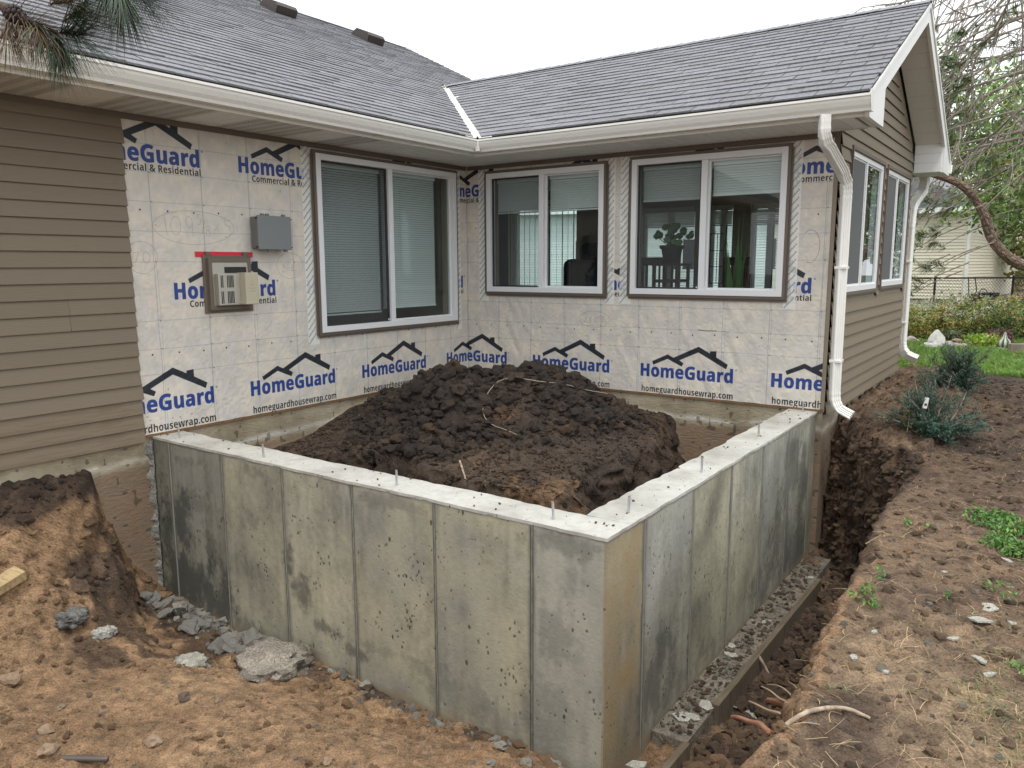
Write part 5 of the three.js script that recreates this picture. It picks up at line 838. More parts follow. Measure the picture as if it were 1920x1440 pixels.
{ // direct-vent hood in a brown mounting frame
  const t = thing('wall_vent', 'metal flue vent with slotted cover set in a brown mounting frame', 'wall vent', [0.006, 1.045, 2.935]), bm = std({ color: lin(0.145, 0.115, 0.09), roughness: 0.55 }), me = std({ color: lin(0.46, 0.44, 0.38), roughness: 0.42, metalness: 0.35 }), me2 = std({ color: lin(0.52, 0.48, 0.37), roughness: 0.5, metalness: 0.15 });
  const fr = (a, b, c, d, q, dep) => new THREE.ExtrudeGeometry(shapeOf(rect(-a, a, -b, b), [rect(-c, c, -d, d)]), { depth: dep, bevelEnabled: true, bevelSize: 0.003, bevelThickness: 0.003, bevelSegments: 1 }).rotateY(Math.PI / 2);
  M('flange', fr(0.205, 0.212, 0.17, 0.18, 0, 0.012), bm, t); M('frame', fr(0.180, 0.19, 0.158, 0.165, 0, 0.045), bm, t);
  for (const z of [0.165, -0.155]) M('frame_tab', box2(0.002, 0.02, 0.21, 0.24, z - 0.018, z + 0.018), bm, t);
  M('back_plate', rbox(0.02, 0.36, 0.335, 0.004, 0.03, 0, 0), me, t);
  M('outlet', rbox(0.006, 0.045, 0.19, 0.002, 0.042, 0.105, -0.045), mat.black, t);
  const cov = M('slotted_cover', rbox(0.05, 0.235, 0.19, 0.006, 0.066, -0.04, 0.045), me, t);
  for (const row of [0.02, -0.098]) for (const z of [0.118, 0.105, 0.065, 0.052, 0.04, 0.028, 0.016]) M('slot', box2(0.0905, 0.0925, row - 0.045, row + 0.045, z - 0.0035, z + 0.0035), mat.black, cov);
  const hood = M('hood', rbox(0.12, 0.24, 0.115, 0.006, 0.095, -0.035, -0.105), me2, t); hood.userData.label = 'tan metal hood with a stamped HOT warning';
  // stamped lettering
  const cv = document.createElement('canvas'); cv.width = 128; cv.height = 256; const g = cv.getContext('2d'); g.fillStyle = '#b9b299'; g.fillRect(0, 0, 128, 256); g.fillStyle = '#9d9680'; g.font = 'bold 26px sans-serif'; g.fillText('HOT', 36, 110); g.font = 'bold 20px sans-serif'; g.fillText('DO NOT', 24, 140); g.fillText('TOUCH', 28, 166); g.lineWidth = 2.5; g.strokeStyle = '#9d9680'; g.beginPath(); g.moveTo(64, 52); g.lineTo(48, 80); g.lineTo(80, 80); g.closePath(); g.stroke();
  const tx = new THREE.CanvasTexture(cv); tx.colorSpace = THREE.SRGBColorSpace; const pl = M('stamp', new THREE.PlaneGeometry(0.10, 0.2).rotateY(Math.PI / 2).translate(0.1558, -0.03, -0.105), std({ map: tx, roughness: 0.5 }), hood);
  for (const [y, z] of [[0.165, 0.15], [0.165, -0.15], [-0.165, 0.15], [-0.165, -0.15]]) M('screw', new THREE.CylinderGeometry(0.004, 0.004, 0.006, 8).rotateZ(Math.PI / 2).translate(0.042, y, z), mat.galv, t);
}
{ const m = solo('red_tape', box2(0.0066, 0.0076, 1.245, 1.285, 2.700, 3.195), std({ color: lin(0.62, 0.02, 0.035), roughness: 0.45 }), 'strip of red tape behind the top of the wall vent', 'tape'); }
// ---------------------------------------------------------------- things indoors, seen through the panes
const woodDark = std({ color: lin(0.045, 0.028, 0.018), roughness: 0.5 }), leafIn = std({ color: lin(0.07, 0.16, 0.05), roughness: 0.5, side: THREE.DoubleSide });
{ // plant stand and round-leaved pot plant
  const s = thing('plant_stand', 'dark wooden plant stand just inside the window, holding a pot plant', 'plant stand', [2.09, 0.222, -0.55]); M('top', rbox(0.30, 0.025, 0.28, 0.004, 0, 0.955, 0), woodDark, s); for (const [a, b] of [[-1, -1], [1, -1], [1, 1], [-1, 1]]) M('leg', rbox(0.028, 0.94, 0.028, 0.004, a * 0.125, 0.472, b * 0.115), woodDark, s); M('rail', rbox(0.25, 0.03, 0.02, 0.003, 0, 0.80, 0.115), woodDark, s); M('rail', rbox(0.25, 0.03, 0.02, 0.003, 0, 0.80, -0.115), woodDark, s); M('shelf', rbox(0.28, 0.02, 0.25, 0.003, 0, 0.62, 0), woodDark, s);
  const p = thing('potted_plant', 'round-leaved plant in a dark pot on the stand behind the window', 'potted plant', [2.09, 1.192, -0.55]); const pot = [[0, 0], [0.075, 0], [0.1, 0.13], [0.118, 0.14], [0.12, 0.17], [0.105, 0.17], [0.1, 0.15], [0, 0.15]].map(a => new THREE.Vector2(...a)); M('pot', new THREE.LatheGeometry(pot, 24), std({ color: lin(0.03, 0.03, 0.035), roughness: 0.5 }), p);
  seed(31); for (let i = 0; i < 34; i++) { const a = rr(0, 6.28), r = rr(0.04, 0.20), y = 0.20 + 0.16 * (1 - r / 0.2) + rr(-0.04, 0.06); const l = M('leaf', new THREE.CircleGeometry(rr(0.022, 0.036), 14), leafIn, p); l.position.set(Math.cos(a) * r + 0.03, y, Math.sin(a) * r); l.rotation.set(rr(-0.7, 0.1), rr(-0.6, 0.6), 0); M('stalk', limb([V3(0, 0.14, 0), V3(Math.cos(a) * r * 0.5, y * 0.8, Math.sin(a) * r * 0.5), V3(Math.cos(a) * r + 0.03, y, Math.sin(a) * r - 0.003)], 0.0025, 0.0018, 5), leafIn, p); }
  const sp = thing('snake_plant', 'tall snake plant with upright blades behind the second sliding pane', 'potted plant', [2.74, 0.222, -0.52]); M('pot', new THREE.LatheGeometry([[0, 0], [0.12, 0], [0.15, 0.62], [0.135, 0.62], [0.13, 0.58], [0, 0.58]].map(a => new THREE.Vector2(...a)), 20), woodDark, sp);
  for (let i = 0; i < 11; i++) { const a = i * 0.9, h = rr(0.55, 0.92), b = rr(0.03, 0.10), lean = rr(0.02, 0.16), T = new Tris(), n = 8; const P = (k, s) => { const t = k / n, w = 0.03 * Math.sin(Math.min(1, 0.25 + t) * Math.PI * 0.98) * (1 - 0.3 * t) + 0.002; return V3(Math.cos(a) * (b + lean * t * t) + s * w * Math.cos(a + 1.3), 0.56 + h * t, Math.sin(a) * (b + lean * t * t) + s * w * Math.sin(a + 1.3)); }; for (let k = 0; k < n; k++) T.quad(P(k, -1), P(k, 1), P(k + 1, 1), P(k + 1, -1)); M('leaf', T.geo(), leafIn, sp); }
}
function chair(label, x, z, turn, tall) { // dark wooden chair
  const c = thing('wooden_chair', label, 'chair', [x, 0.222, z], turn, 'dark chairs indoors'); M('seat', rbox(0.44, 0.04, 0.42, 0.01, 0, 0.45, 0), woodDark, c); for (const [a, b] of [[-1, 1], [1, 1]]) M('leg', rbox(0.036, 0.43, 0.036, 0.005, a * 0.19, 0.215, b * 0.18), woodDark, c); for (const a of [-1, 1]) M('leg', rbox(0.036, tall, 0.036, 0.005, a * 0.19, tall / 2, -0.19), woodDark, c);
  M('top_rail', rbox(0.44, 0.09, 0.03, 0.01, 0, tall - 0.03, -0.19), woodDark, c); for (let i = -2; i <= 2; i++) M('spindle', rbox(0.022, tall - 0.55, 0.016, 0.003, i * 0.068, (tall + 0.42) / 2, -0.19), woodDark, c); return c;
}
chair('dark wooden chair with spindled back beside the plant stand indoors', 1.62, -1.25, 0.3, 1.02);
chair('dark wooden chair with spindled back by the far windows indoors', 2.35, -2.1, 2.6, 1.02);
{ const a = thing('armchair', 'dark upholstered armchair with rounded back behind the narrower window', 'armchair', [0.45, 0.222, -1.7], 0.3), fm = std({ color: lin(0.03, 0.035, 0.045), roughness: 0.9 }); M('seat', rbox(0.7, 0.28, 0.7, 0.07, 0, 0.3, 0), fm, a); M('backrest', rbox(0.66, 0.62, 0.2, 0.1, 0, 0.72, -0.3), fm, a); M('headrest', rbox(0.34, 0.24, 0.16, 0.08, 0.05, 1.1, -0.3), fm, a); for (const s of [-1, 1]) M('armrest', rbox(0.15, 0.4, 0.7, 0.06, s * 0.36, 0.42, 0), fm, a); for (const [p, q] of [[-1, -1], [1, -1], [1, 1], [-1, 1]]) M('leg', box(0.05, 0.17, 0.05, p * 0.28, 0.085, q * 0.28), woodDark, a); }
{ // leaded ornament hanging at the far window
  const o = thing('hanging_ornament', 'leaded glass panel hanging at the far window indoors', 'ornament', [1.56, 1.25, -3.05]); for (const x of [-0.13, -0.045, 0.045, 0.13]) M('lead_line', box(0.008, 0.62, 0.006, x, 0, 0), woodDark, o); for (const y of [-0.31, -0.1, 0.1, 0.31]) M('lead_line', box(0.27, 0.008, 0.0055, 0, y, 0), woodDark, o); M('hook', new THREE.TorusGeometry(0.02, 0.003, 5, 12).translate(0, 0.335, 0), woodDark, o);
}
// ---------------------------------------------------------------- needles, yews, the pine, leafy trees, lawn, weeds
const needleMat = phys({ vertexColors: true, roughness: 0.55, side: THREE.DoubleSide, transmission: 0.15, thickness: 0 });
const leafMat = phys({ vertexColors: true, roughness: 0.6, side: THREE.DoubleSide, transmission: 0.35, thickness: 0 });
const barkGrey = std({ color: lin(0.36, 0.325, 0.285), roughness: 0.95, map: rep(texBark, 3, 1.2), bumpMap: rep(texBark, 3, 1.2), bumpScale: 0.01 });
const barkRed = std({ color: lin(0.36, 0.265, 0.21), roughness: 0.95, map: rep(texBark, 2.2, 1.4), bumpMap: rep(texBark, 2.2, 1.4), bumpScale: 0.06 });
const X1 = V3(1, 0, 0), Y1 = V3(0, 1, 0);
function needle(T, o, d, L, w, col, sag = 0.15) { // a thin bent blade
  const s = d.clone().cross(Math.abs(d.y) > 0.9 ? X1 : Y1).normalize().multiplyScalar(w / 2), m = o.clone().addScaledVector(d, L * 0.55), e = o.clone().addScaledVector(d, L); e.y -= sag * L; m.y -= sag * L * 0.3;
  T.quad(o.clone().sub(s), o.clone().add(s), m.clone().add(s), m.clone().sub(s), col); T.tri(m.clone().sub(s), m.clone().add(s), e, col);
}
const dirAround = (ax, spread) => { const u = ax.clone().cross(Math.abs(ax.y) > 0.9 ? X1 : Y1).normalize(), v = ax.clone().cross(u), a = rnd() * 6.283, k = Math.tan(spread); return ax.clone().addScaledVector(u, Math.cos(a) * k).addScaledVector(v, Math.sin(a) * k).normalize(); };
function tuft(T, base, ax, len, n, L, w, cols, spread = 0.75) { for (let i = 0; i < n; i++) { const t = rnd(); needle(T, base.clone().addScaledVector(ax, len * t), dirAround(ax, spread * rr(0.35, 1.15)), L * rr(0.7, 1.1), w, cols[Math.floor(rnd() * cols.length)].map(k => k * rr(0.7, 1.3))); } }
{ // pine twigs reaching into the picture above the eave, about a metre and a half away
  seed(301); const t = thing('pine_twig', 'long-needled pine twig with a cone hanging before the eave', 'pine twig', [0, 0, 0]);
  const green = [[0.045, 0.075, 0.04], [0.06, 0.09, 0.055], [0.035, 0.065, 0.04]], brown = [[0.17, 0.10, 0.045], [0.22, 0.14, 0.06], [0.12, 0.075, 0.04], [0.10, 0.10, 0.05]];
  const P = (a, b, d) => atD(a, b, d), stem = [P(-260, -120, 1.45), P(-120, -40, 1.48), P(-10, 5, 1.5), P(35, 30, 1.5), P(75, 52, 1.51), P(108, 62, 1.52)];
  M('stem', limb(stem, 0.011, 0.006, 7, 0.2), std({ color: lin(0.11, 0.075, 0.05), roughness: 0.95, map: rep(texBark, 20) }), t);
  const T = new Tris(), dn = (a, b, x, y, d) => P(x, y, d).sub(P(a, b, d)).normalize();
  tuft(T, P(20, 10, 1.5), dn(20, 10, 95, 75, 1.5), 0.07, 300, 0.10, 0.0011, brown, 1.05);
  tuft(T, P(60, 35, 1.5), dn(60, 35, 95, 70, 1.5), 0.04, 200, 0.115, 0.0011, [...brown, ...green], 0.9);
  tuft(T, P(108, 62, 1.52), dn(108, 62, 200, 70, 1.52), 0.05, 330, 0.12, 0.0012, green, 0.95);
  tuft(T, P(106, 60, 1.52), dn(106, 60, 125, 120, 1.52), 0.03, 210, 0.088, 0.0012, green, 0.62);
  tuft(T, P(90, 10, 1.52), dn(90, 10, 170, 0, 1.52), 0.05, 200, 0.10, 0.0011, brown, 0.9); tuft(T, P(115, 42, 1.52), dn(115, 42, 180, 15, 1.52), 0.04, 200, 0.10, 0.0011, green, 0.7);
  tuft(T, P(15, 20, 1.5), dn(15, 20, 10, 120, 1.5), 0.04, 160, 0.09, 0.0010, brown, 0.9);
  M('needles', T.geo(), needleMat, t);
  const cone = new THREE.Group(); const cp = P(34, 31, 1.48), cm = std({ color: lin(0.045, 0.032, 0.028), roughness: 0.8 }); const cg = []; for (let r = 0; r < 7; r++) for (let k = 0; k < 8; k++) { const a = k / 8 * 6.283 + r * 0.4, rad = 0.017 * Math.sin((r + 1.2) / 8.4 * Math.PI); cg.push(new THREE.SphereGeometry(0.0062, 6, 4).scale(1, 0.6, 0.5).translate(0, 0, rad).rotateX(-0.5).rotateY(a).translate(0, 0.02 - r * 0.0065, 0)); } cg.push(new THREE.SphereGeometry(0.013, 8, 6).scale(1, 1.6, 1)); const cone1 = M('cone', merge(cg), cm, t); cone1.position.copy(cp); cone1.rotation.set(0.9, 0.3, 0.4);
  const t2 = thing('pine_twig', 'long-needled green pine twig tip over the upper shingles', 'pine twig', [0, 0, 0]); const T2 = new Tris();
  M('stem', limb([P(150, -190, 1.7), P(190, -90, 1.68), P(215, -45, 1.66), P(225, -22, 1.66)], 0.008, 0.005, 7, 0.2), std({ color: lin(0.11, 0.075, 0.05), roughness: 0.95 }), t2);
  tuft(T2, P(215, -45, 1.66), dn(215, -45, 255, 60, 1.66), 0.05, 360, 0.125, 0.0012, green, 0.62); tuft(T2, P(222, -30, 1.66), dn(222, -30, 340, 30, 1.66), 0.07, 300, 0.13, 0.0012, green, 0.55); tuft(T2, P(205, -50, 1.66), dn(205, -50, 190, 40, 1.66), 0.03, 130, 0.10, 0.0012, green, 0.5);
  M('needles', T2.geo(), needleMat, t2);
}
function yew(label, pos, R, H, sd, tag) { // low spreading yew: stems with flat needled sprigs
  seed(sd); const t = thing('yew_shrub', label, 'shrub', pos), T = new Tris(), cols = [[0.030, 0.078, 0.050], [0.040, 0.098, 0.062], [0.056, 0.122, 0.074], [0.024, 0.062, 0.042]], stems = [];
  for (let i = 0; i < 46; i++) {
    const a = rr(0, 6.28), el = rr(0.25, 1.4), L = rr(0.65, 1) * (el > 0.8 ? H : R), d = V3(Math.cos(a) * Math.cos(el), Math.sin(el), Math.sin(a) * Math.cos(el)), p0 = V3(rr(-0.04, 0.04), -0.05, rr(-0.04, 0.04)), p1 = p0.clone().addScaledVector(d, L * 0.55).add(V3(rr(-0.03, 0.03), 0.02, rr(-0.03, 0.03))), p2 = p0.clone().addScaledVector(d, L).add(V3(rr(-0.05, 0.05), 0.03 - 0.1 * (1 - Math.sin(el)), rr(-0.05, 0.05)));
    stems.push(limb([p0, p1, p2], 0.008, 0.003, 5)); const c = new THREE.CatmullRomCurve3([p0, p1, p2]);
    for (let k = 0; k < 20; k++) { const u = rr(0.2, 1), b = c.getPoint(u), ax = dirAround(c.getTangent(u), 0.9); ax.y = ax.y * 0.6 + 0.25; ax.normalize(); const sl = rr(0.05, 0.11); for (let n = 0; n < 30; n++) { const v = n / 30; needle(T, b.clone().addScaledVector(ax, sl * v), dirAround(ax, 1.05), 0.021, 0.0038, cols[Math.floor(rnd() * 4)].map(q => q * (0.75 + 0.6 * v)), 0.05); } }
  }
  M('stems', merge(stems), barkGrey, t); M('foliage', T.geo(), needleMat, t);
  if (tag) { const tm = std({ color: lin(0.78, 0.78, 0.76), roughness: 0.5 }), g = M('plant_tag', rbox(0.035, 0.085, 0.0015, 0.0006), tm, t); g.position.set(...tag); g.rotation.set(0.1, 0.55, -0.18); M('tag_print', box(0.02, 0.02, 0.0004, 0.002, -0.012, 0.001), std({ color: lin(0.08, 0.08, 0.09), roughness: 0.6 }), g); }
  return t;
}
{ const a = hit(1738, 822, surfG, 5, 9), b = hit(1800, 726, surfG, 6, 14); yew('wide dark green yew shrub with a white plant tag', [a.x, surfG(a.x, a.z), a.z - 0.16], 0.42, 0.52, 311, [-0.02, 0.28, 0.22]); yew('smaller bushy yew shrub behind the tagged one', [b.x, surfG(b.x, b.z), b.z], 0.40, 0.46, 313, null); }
// leaves
function leafQuad(T, p, s, col) { const u = V3(rr(-1, 1), rr(-1, 1), rr(-1, 1)).normalize(), v = dirAround(u, 1.4); T.quad(p.clone().addScaledVector(u, s), p.clone().addScaledVector(v, s * 0.45), p.clone().addScaledVector(u, -s), p.clone().addScaledVector(v, -s * 0.45), col); }
function leafyTree(label, x, z, y0, h, cr, n, leaf, cols, sd, group, lowFrac = 0.35) { // trunk, limbs, crown of leaf-sized faces in clumps
  seed(sd); const t = thing('leafy_tree', label, 'tree', [x, y0, z], 0, group); const top = h * 0.55; M('trunk', limb([V3(0, -0.2, 0), V3(0.06 * h * rr(-1, 1) * 0.3, top * 0.5, 0), V3(rr(-0.2, 0.2), top, rr(-0.2, 0.2))], h * 0.024, h * 0.012, 9, 0.15), barkGrey, t);
  const T = new Tris(), L = [];
  for (let i = 0; i < 22; i++) { const a = rr(0, 6.28), el = rr(-0.1, 1.2), d = V3(Math.cos(a) * Math.cos(el), Math.sin(el), Math.sin(a) * Math.cos(el)), s = V3(0, lerp(h * lowFrac, top, rnd()), 0), e = s.clone().addScaledVector(d, cr * rr(0.7, 1.1)); e.y = Math.min(e.y, h); L.push(limb([s, s.clone().lerp(e, 0.5).add(V3(0, 0.1, 0)), e], h * 0.008, h * 0.002, 5)); for (let c = 0; c < 7; c++) { const q = s.clone().lerp(e, rr(0.45, 1.05)).add(V3(rr(-1, 1), rr(-0.8, 0.8), rr(-1, 1)).multiplyScalar(cr * 0.24)), cs = cr * rr(0.10, 0.22), tone = rr(0.65, 1.35); const m = Math.floor(n / 154); for (let k = 0; k < m; k++) { const o = V3(rr(-1, 1), rr(-1, 1), rr(-1, 1)); leafQuad(T, q.clone().addScaledVector(o, cs), leaf * rr(0.7, 1.2), cols[Math.floor(rnd() * cols.length)].map(v => v * tone * rr(0.8, 1.2))); } } }
  M('branches', merge(L), barkGrey, t); M('crown', T.geo(), leafMat, t); return t;
}
{ // the pine beside the house: trunk out of view, one heavy bent limb and a thicket of drooping branches
  const t = thing('pine_tree', 'red-barked pine with one heavy bent limb and many bare drooping branches', 'tree', [0, 0, 0]); seed(331);
  const D0 = 10.2, tb = atD(2190, 500, 10.6); const gy = yardY(tb.x, tb.z); M('trunk', limb([V3(tb.x, gy - 0.2, tb.z), V3(tb.x + 0.05, 1.5, tb.z), V3(tb.x - 0.05, 4.5, tb.z - 0.1), V3(tb.x, 9.5, tb.z)], 0.26, 0.10, 12, 0.12), barkRed, t);
  const P = (a, b, d) => atD(a, b, d);
  M('limb', limb([P(2190, 560, 10.6), P(2040, 525, 10.4), P(1960, 508, 10.2), P(1915, 496, 10.1), P(1878, 472, 10.0), P(1856, 440, 10.0), P(1846, 405, 9.9), P(1828, 372, 9.9), P(1800, 345, 9.8), P(1768, 332, 9.8), P(1735, 322, 9.8)], 0.105, 0.042, 14, 0.12), barkRed, t);
  const T = new Tris(), green = [[0.10, 0.20, 0.07], [0.14, 0.25, 0.085], [0.17, 0.27, 0.11], [0.32, 0.26, 0.09]], br = [];
  function twigs(c, n, len, r, d) { const g = []; for (let i = 0; i < n; i++) { const u = rr(0.12, 0.98), b = c.getPoint(u), ta = c.getTangent(u), dr = dirAround(ta, rr(0.35, 0.95)); dr.y -= 0.25; dr.normalize(); const L = len * rr(0.4, 1.1), e = b.clone().addScaledVector(dr, L).add(V3(0, -0.12 * L, 0)), m = b.clone().lerp(e, 0.5).add(V3(rr(-1, 1), rr(-1, 1), rr(-1, 1)).multiplyScalar(0.06 * L)); g.push(limb([b, m, e], r * rr(0.6, 1), r * 0.35, 4)); if (d > 0) { const c2 = new THREE.CatmullRomCurve3([b, m, e]); g.push(...twigs(c2, 3, len * 0.45, r * 0.6, d - 1)); } else if (rnd() < 0.38) tuft(T, e, dr, 0.08, 34, 0.15, 0.007, green, 0.8); else if (rnd() < 0.05) tuft(T, e, dr, 0.05, 16, 0.11, 0.004, [[0.22, 0.12, 0.05]], 0.8); } return g; }
  for (let i = 0; i < 32; i++) { const y0 = -330 + i * 19 + rr(-12, 12), x0 = rr(1960, 2080), d = rr(8.6, 12.5), x1 = rr(1640, 1800), dy = rr(60, 230) * (i < 6 ? 1.2 : 1); const pts = [P(2190, y0 - 60, 10.6), P(x0, y0, lerp(10.6, d, 0.6)), P(lerp(x0, x1, 0.35), y0 + dy * 0.22 + rr(-10, 10), d), P(lerp(x0, x1, 0.7), y0 + dy * 0.6 + rr(-10, 10), d), P(x1, y0 + dy, d)]; const c = new THREE.CatmullRomCurve3(pts), r = rr(0.022, 0.050); if (pts[4].x < 4.3 && pts[4].z > -4.6) { pts[4].z -= 1.6; pts[3].z -= 1.2; } const g = [limb(pts, r, 0.009, 6, 0.1), ...twigs(c, 9, 0.95, 0.014, 1)]; M('branch', merge(g), barkGrey, t); }
  // low green sprays in front of the neighbour's wall
  for (const [a, b, d] of [[1700, 430, 10], [1738, 447, 10], [1762, 425, 10], [1720, 405, 10.4], [1745, 505, 9.6], [1770, 498, 9.6], [1725, 535, 9.6], [1712, 550, 9.6], [1690, 520, 9.6], [1800, 120, 9.5], [1822, 62, 9.5], [1815, 150, 9.7], [1865, 300, 10], [1790, 390, 10], [1700, 395, 10.6], [1742, 383, 10.6], [1770, 460, 10.2], [1725, 462, 10.6]]) { const p = P(a, b, d); br.push(limb([p.clone().add(V3(0.5, 0.28, -0.1)), p.clone().add(V3(0.22, 0.14, 0)), p], 0.010, 0.004, 5)); for (let k = 0; k < 3; k++) tuft(T, p.clone().add(V3(rr(-0.06, 0.06), rr(-0.06, 0.06), rr(-0.06, 0.06))), V3(-0.7 + rr(-0.4, 0.4), rr(-0.3, 0.5), rr(-0.3, 0.3)).normalize(), 0.10, 70, 0.15, 0.007, green, 0.9); }
  M('branch', merge(br), barkGrey, t); M('needles', T.geo(), needleMat, t);
}
{ // trees behind the yard; each is its own tree
  const leafG = [[0.14, 0.25, 0.05], [0.20, 0.31, 0.06], [0.10, 0.19, 0.045], [0.27, 0.33, 0.07]], leafY = [[0.28, 0.30, 0.07], [0.20, 0.26, 0.06], [0.34, 0.32, 0.09]], leafO = [[0.36, 0.20, 0.08], [0.28, 0.22, 0.09], [0.18, 0.21, 0.06]];
  const put = (px, d) => { const q = atD(px, 500, d); return [q.x, q.z]; };
  let [x, z] = put(1985, 17); leafyTree('bright green maple-like tree standing behind the bent pine limb', x, z, -0.15, 7.5, 2.3, 9000, 0.075, leafG, 401, null, 0.22);
  [x, z] = put(1985, 27); leafyTree('yellowing tree beyond the yard fence', x, z, -0.2, 9, 3.2, 7000, 0.11, leafY, 402, null, 0.08);
  [x, z] = put(1880, 38); leafyTree('rust-tinted low tree behind the neighbouring house', x, z, -0.2, 4.5, 3.0, 5000, 0.12, leafO, 403, null, 0.06);
  [x, z] = put(1760, 44); leafyTree('tall dark green tree rising behind the neighbouring house roof', x, z, -0.3, 15, 5.5, 7000, 0.17, leafG, 404, null, 0.3);
  [x, z] = put(1640, 42); leafyTree('grey-green tree top showing over the wing ridge', x, z, -0.3, 17.2, 4.2, 6000, 0.15, [[0.05, 0.075, 0.035], [0.07, 0.09, 0.04]], 405, null, 0.5);
  [x, z] = put(2080, 46); leafyTree('broad green tree closing the view past the yellowing tree', x, z, -0.3, 14, 6, 7000, 0.18, leafG, 406, null, 0.15);
  // trees to the side of the gable, seen in its panes
  leafyTree('leafy shade tree standing off the gable end beside the pine', 6.9, -11.0, -0.2, 8.0, 2.2, 10000, 0.085, leafG, 407, null, 0.12);
  leafyTree('slender leafy tree near the shade tree off the gable end', 8.3, -17.0, -0.2, 9.0, 2.8, 9000, 0.10, [[0.075, 0.15, 0.035], [0.10, 0.19, 0.045]], 408, null, 0.12);
}
{ // lawn
  seed(351); const T = new Tris(); for (let i = 0; i < 7; i++) { const a = rr(0, 6.28), d = V3(Math.cos(a) * 0.35, 1, Math.sin(a) * 0.35), o = V3(rr(-0.02, 0.02), 0, rr(-0.02, 0.02)); needle(T, o, d.normalize(), rr(0.04, 0.075), 0.005, [1, 1, 1], 0.25); } const g = T.geo(), N = 46000, im = new THREE.InstancedMesh(g, leafMat, N), m = new THREE.Matrix4(), c = new THREE.Color(); let n = 0;
  for (let i = 0; i < 200000 && n < N; i++) { const z = -4.3 - Math.pow(rnd(), 1.5) * 20, w = 0.6 + (-z - 4) * 0.13, x = lerp(3.4 - w * 1.6, 5.6 + w * 1.1, rnd()); if (x < 3.3 && z > -4.4) continue; const nn = f2(x * 1.3, z * 1.3, 7.1, 3), n2 = f2(x * 4.1 + 9, z * 4.1, 3.1, 2), l = sm(-4.1, -5.0, z + 1.2 * nn + 0.5 * n2 - 0.35 * (x - 4)); if (rnd() > l) continue; const s = rr(0.8, 1.5) * (1 + (-z - 4) * 0.06); m.compose(V3(x, surfG(x, z) - 0.004, z), new THREE.Quaternion().setFromEuler(new THREE.Euler(0, rr(0, 6.3), 0)), V3(s, rr(0.6, 1.2) * Math.min(s, 1.4), s)); im.setMatrixAt(n, m); const k = rr(0.75, 1.35), dry = rnd() < 0.08; c.setRGB(...(dry ? [0.36 * k, 0.30 * k, 0.13 * k] : [0.22 * k, 0.38 * k, 0.07 * k])); im.setColorAt(n, c); n++; } im.count = n;
  stuff('lawn_grass', im, 'short green lawn grass beyond the bare soil', 'grass');
}
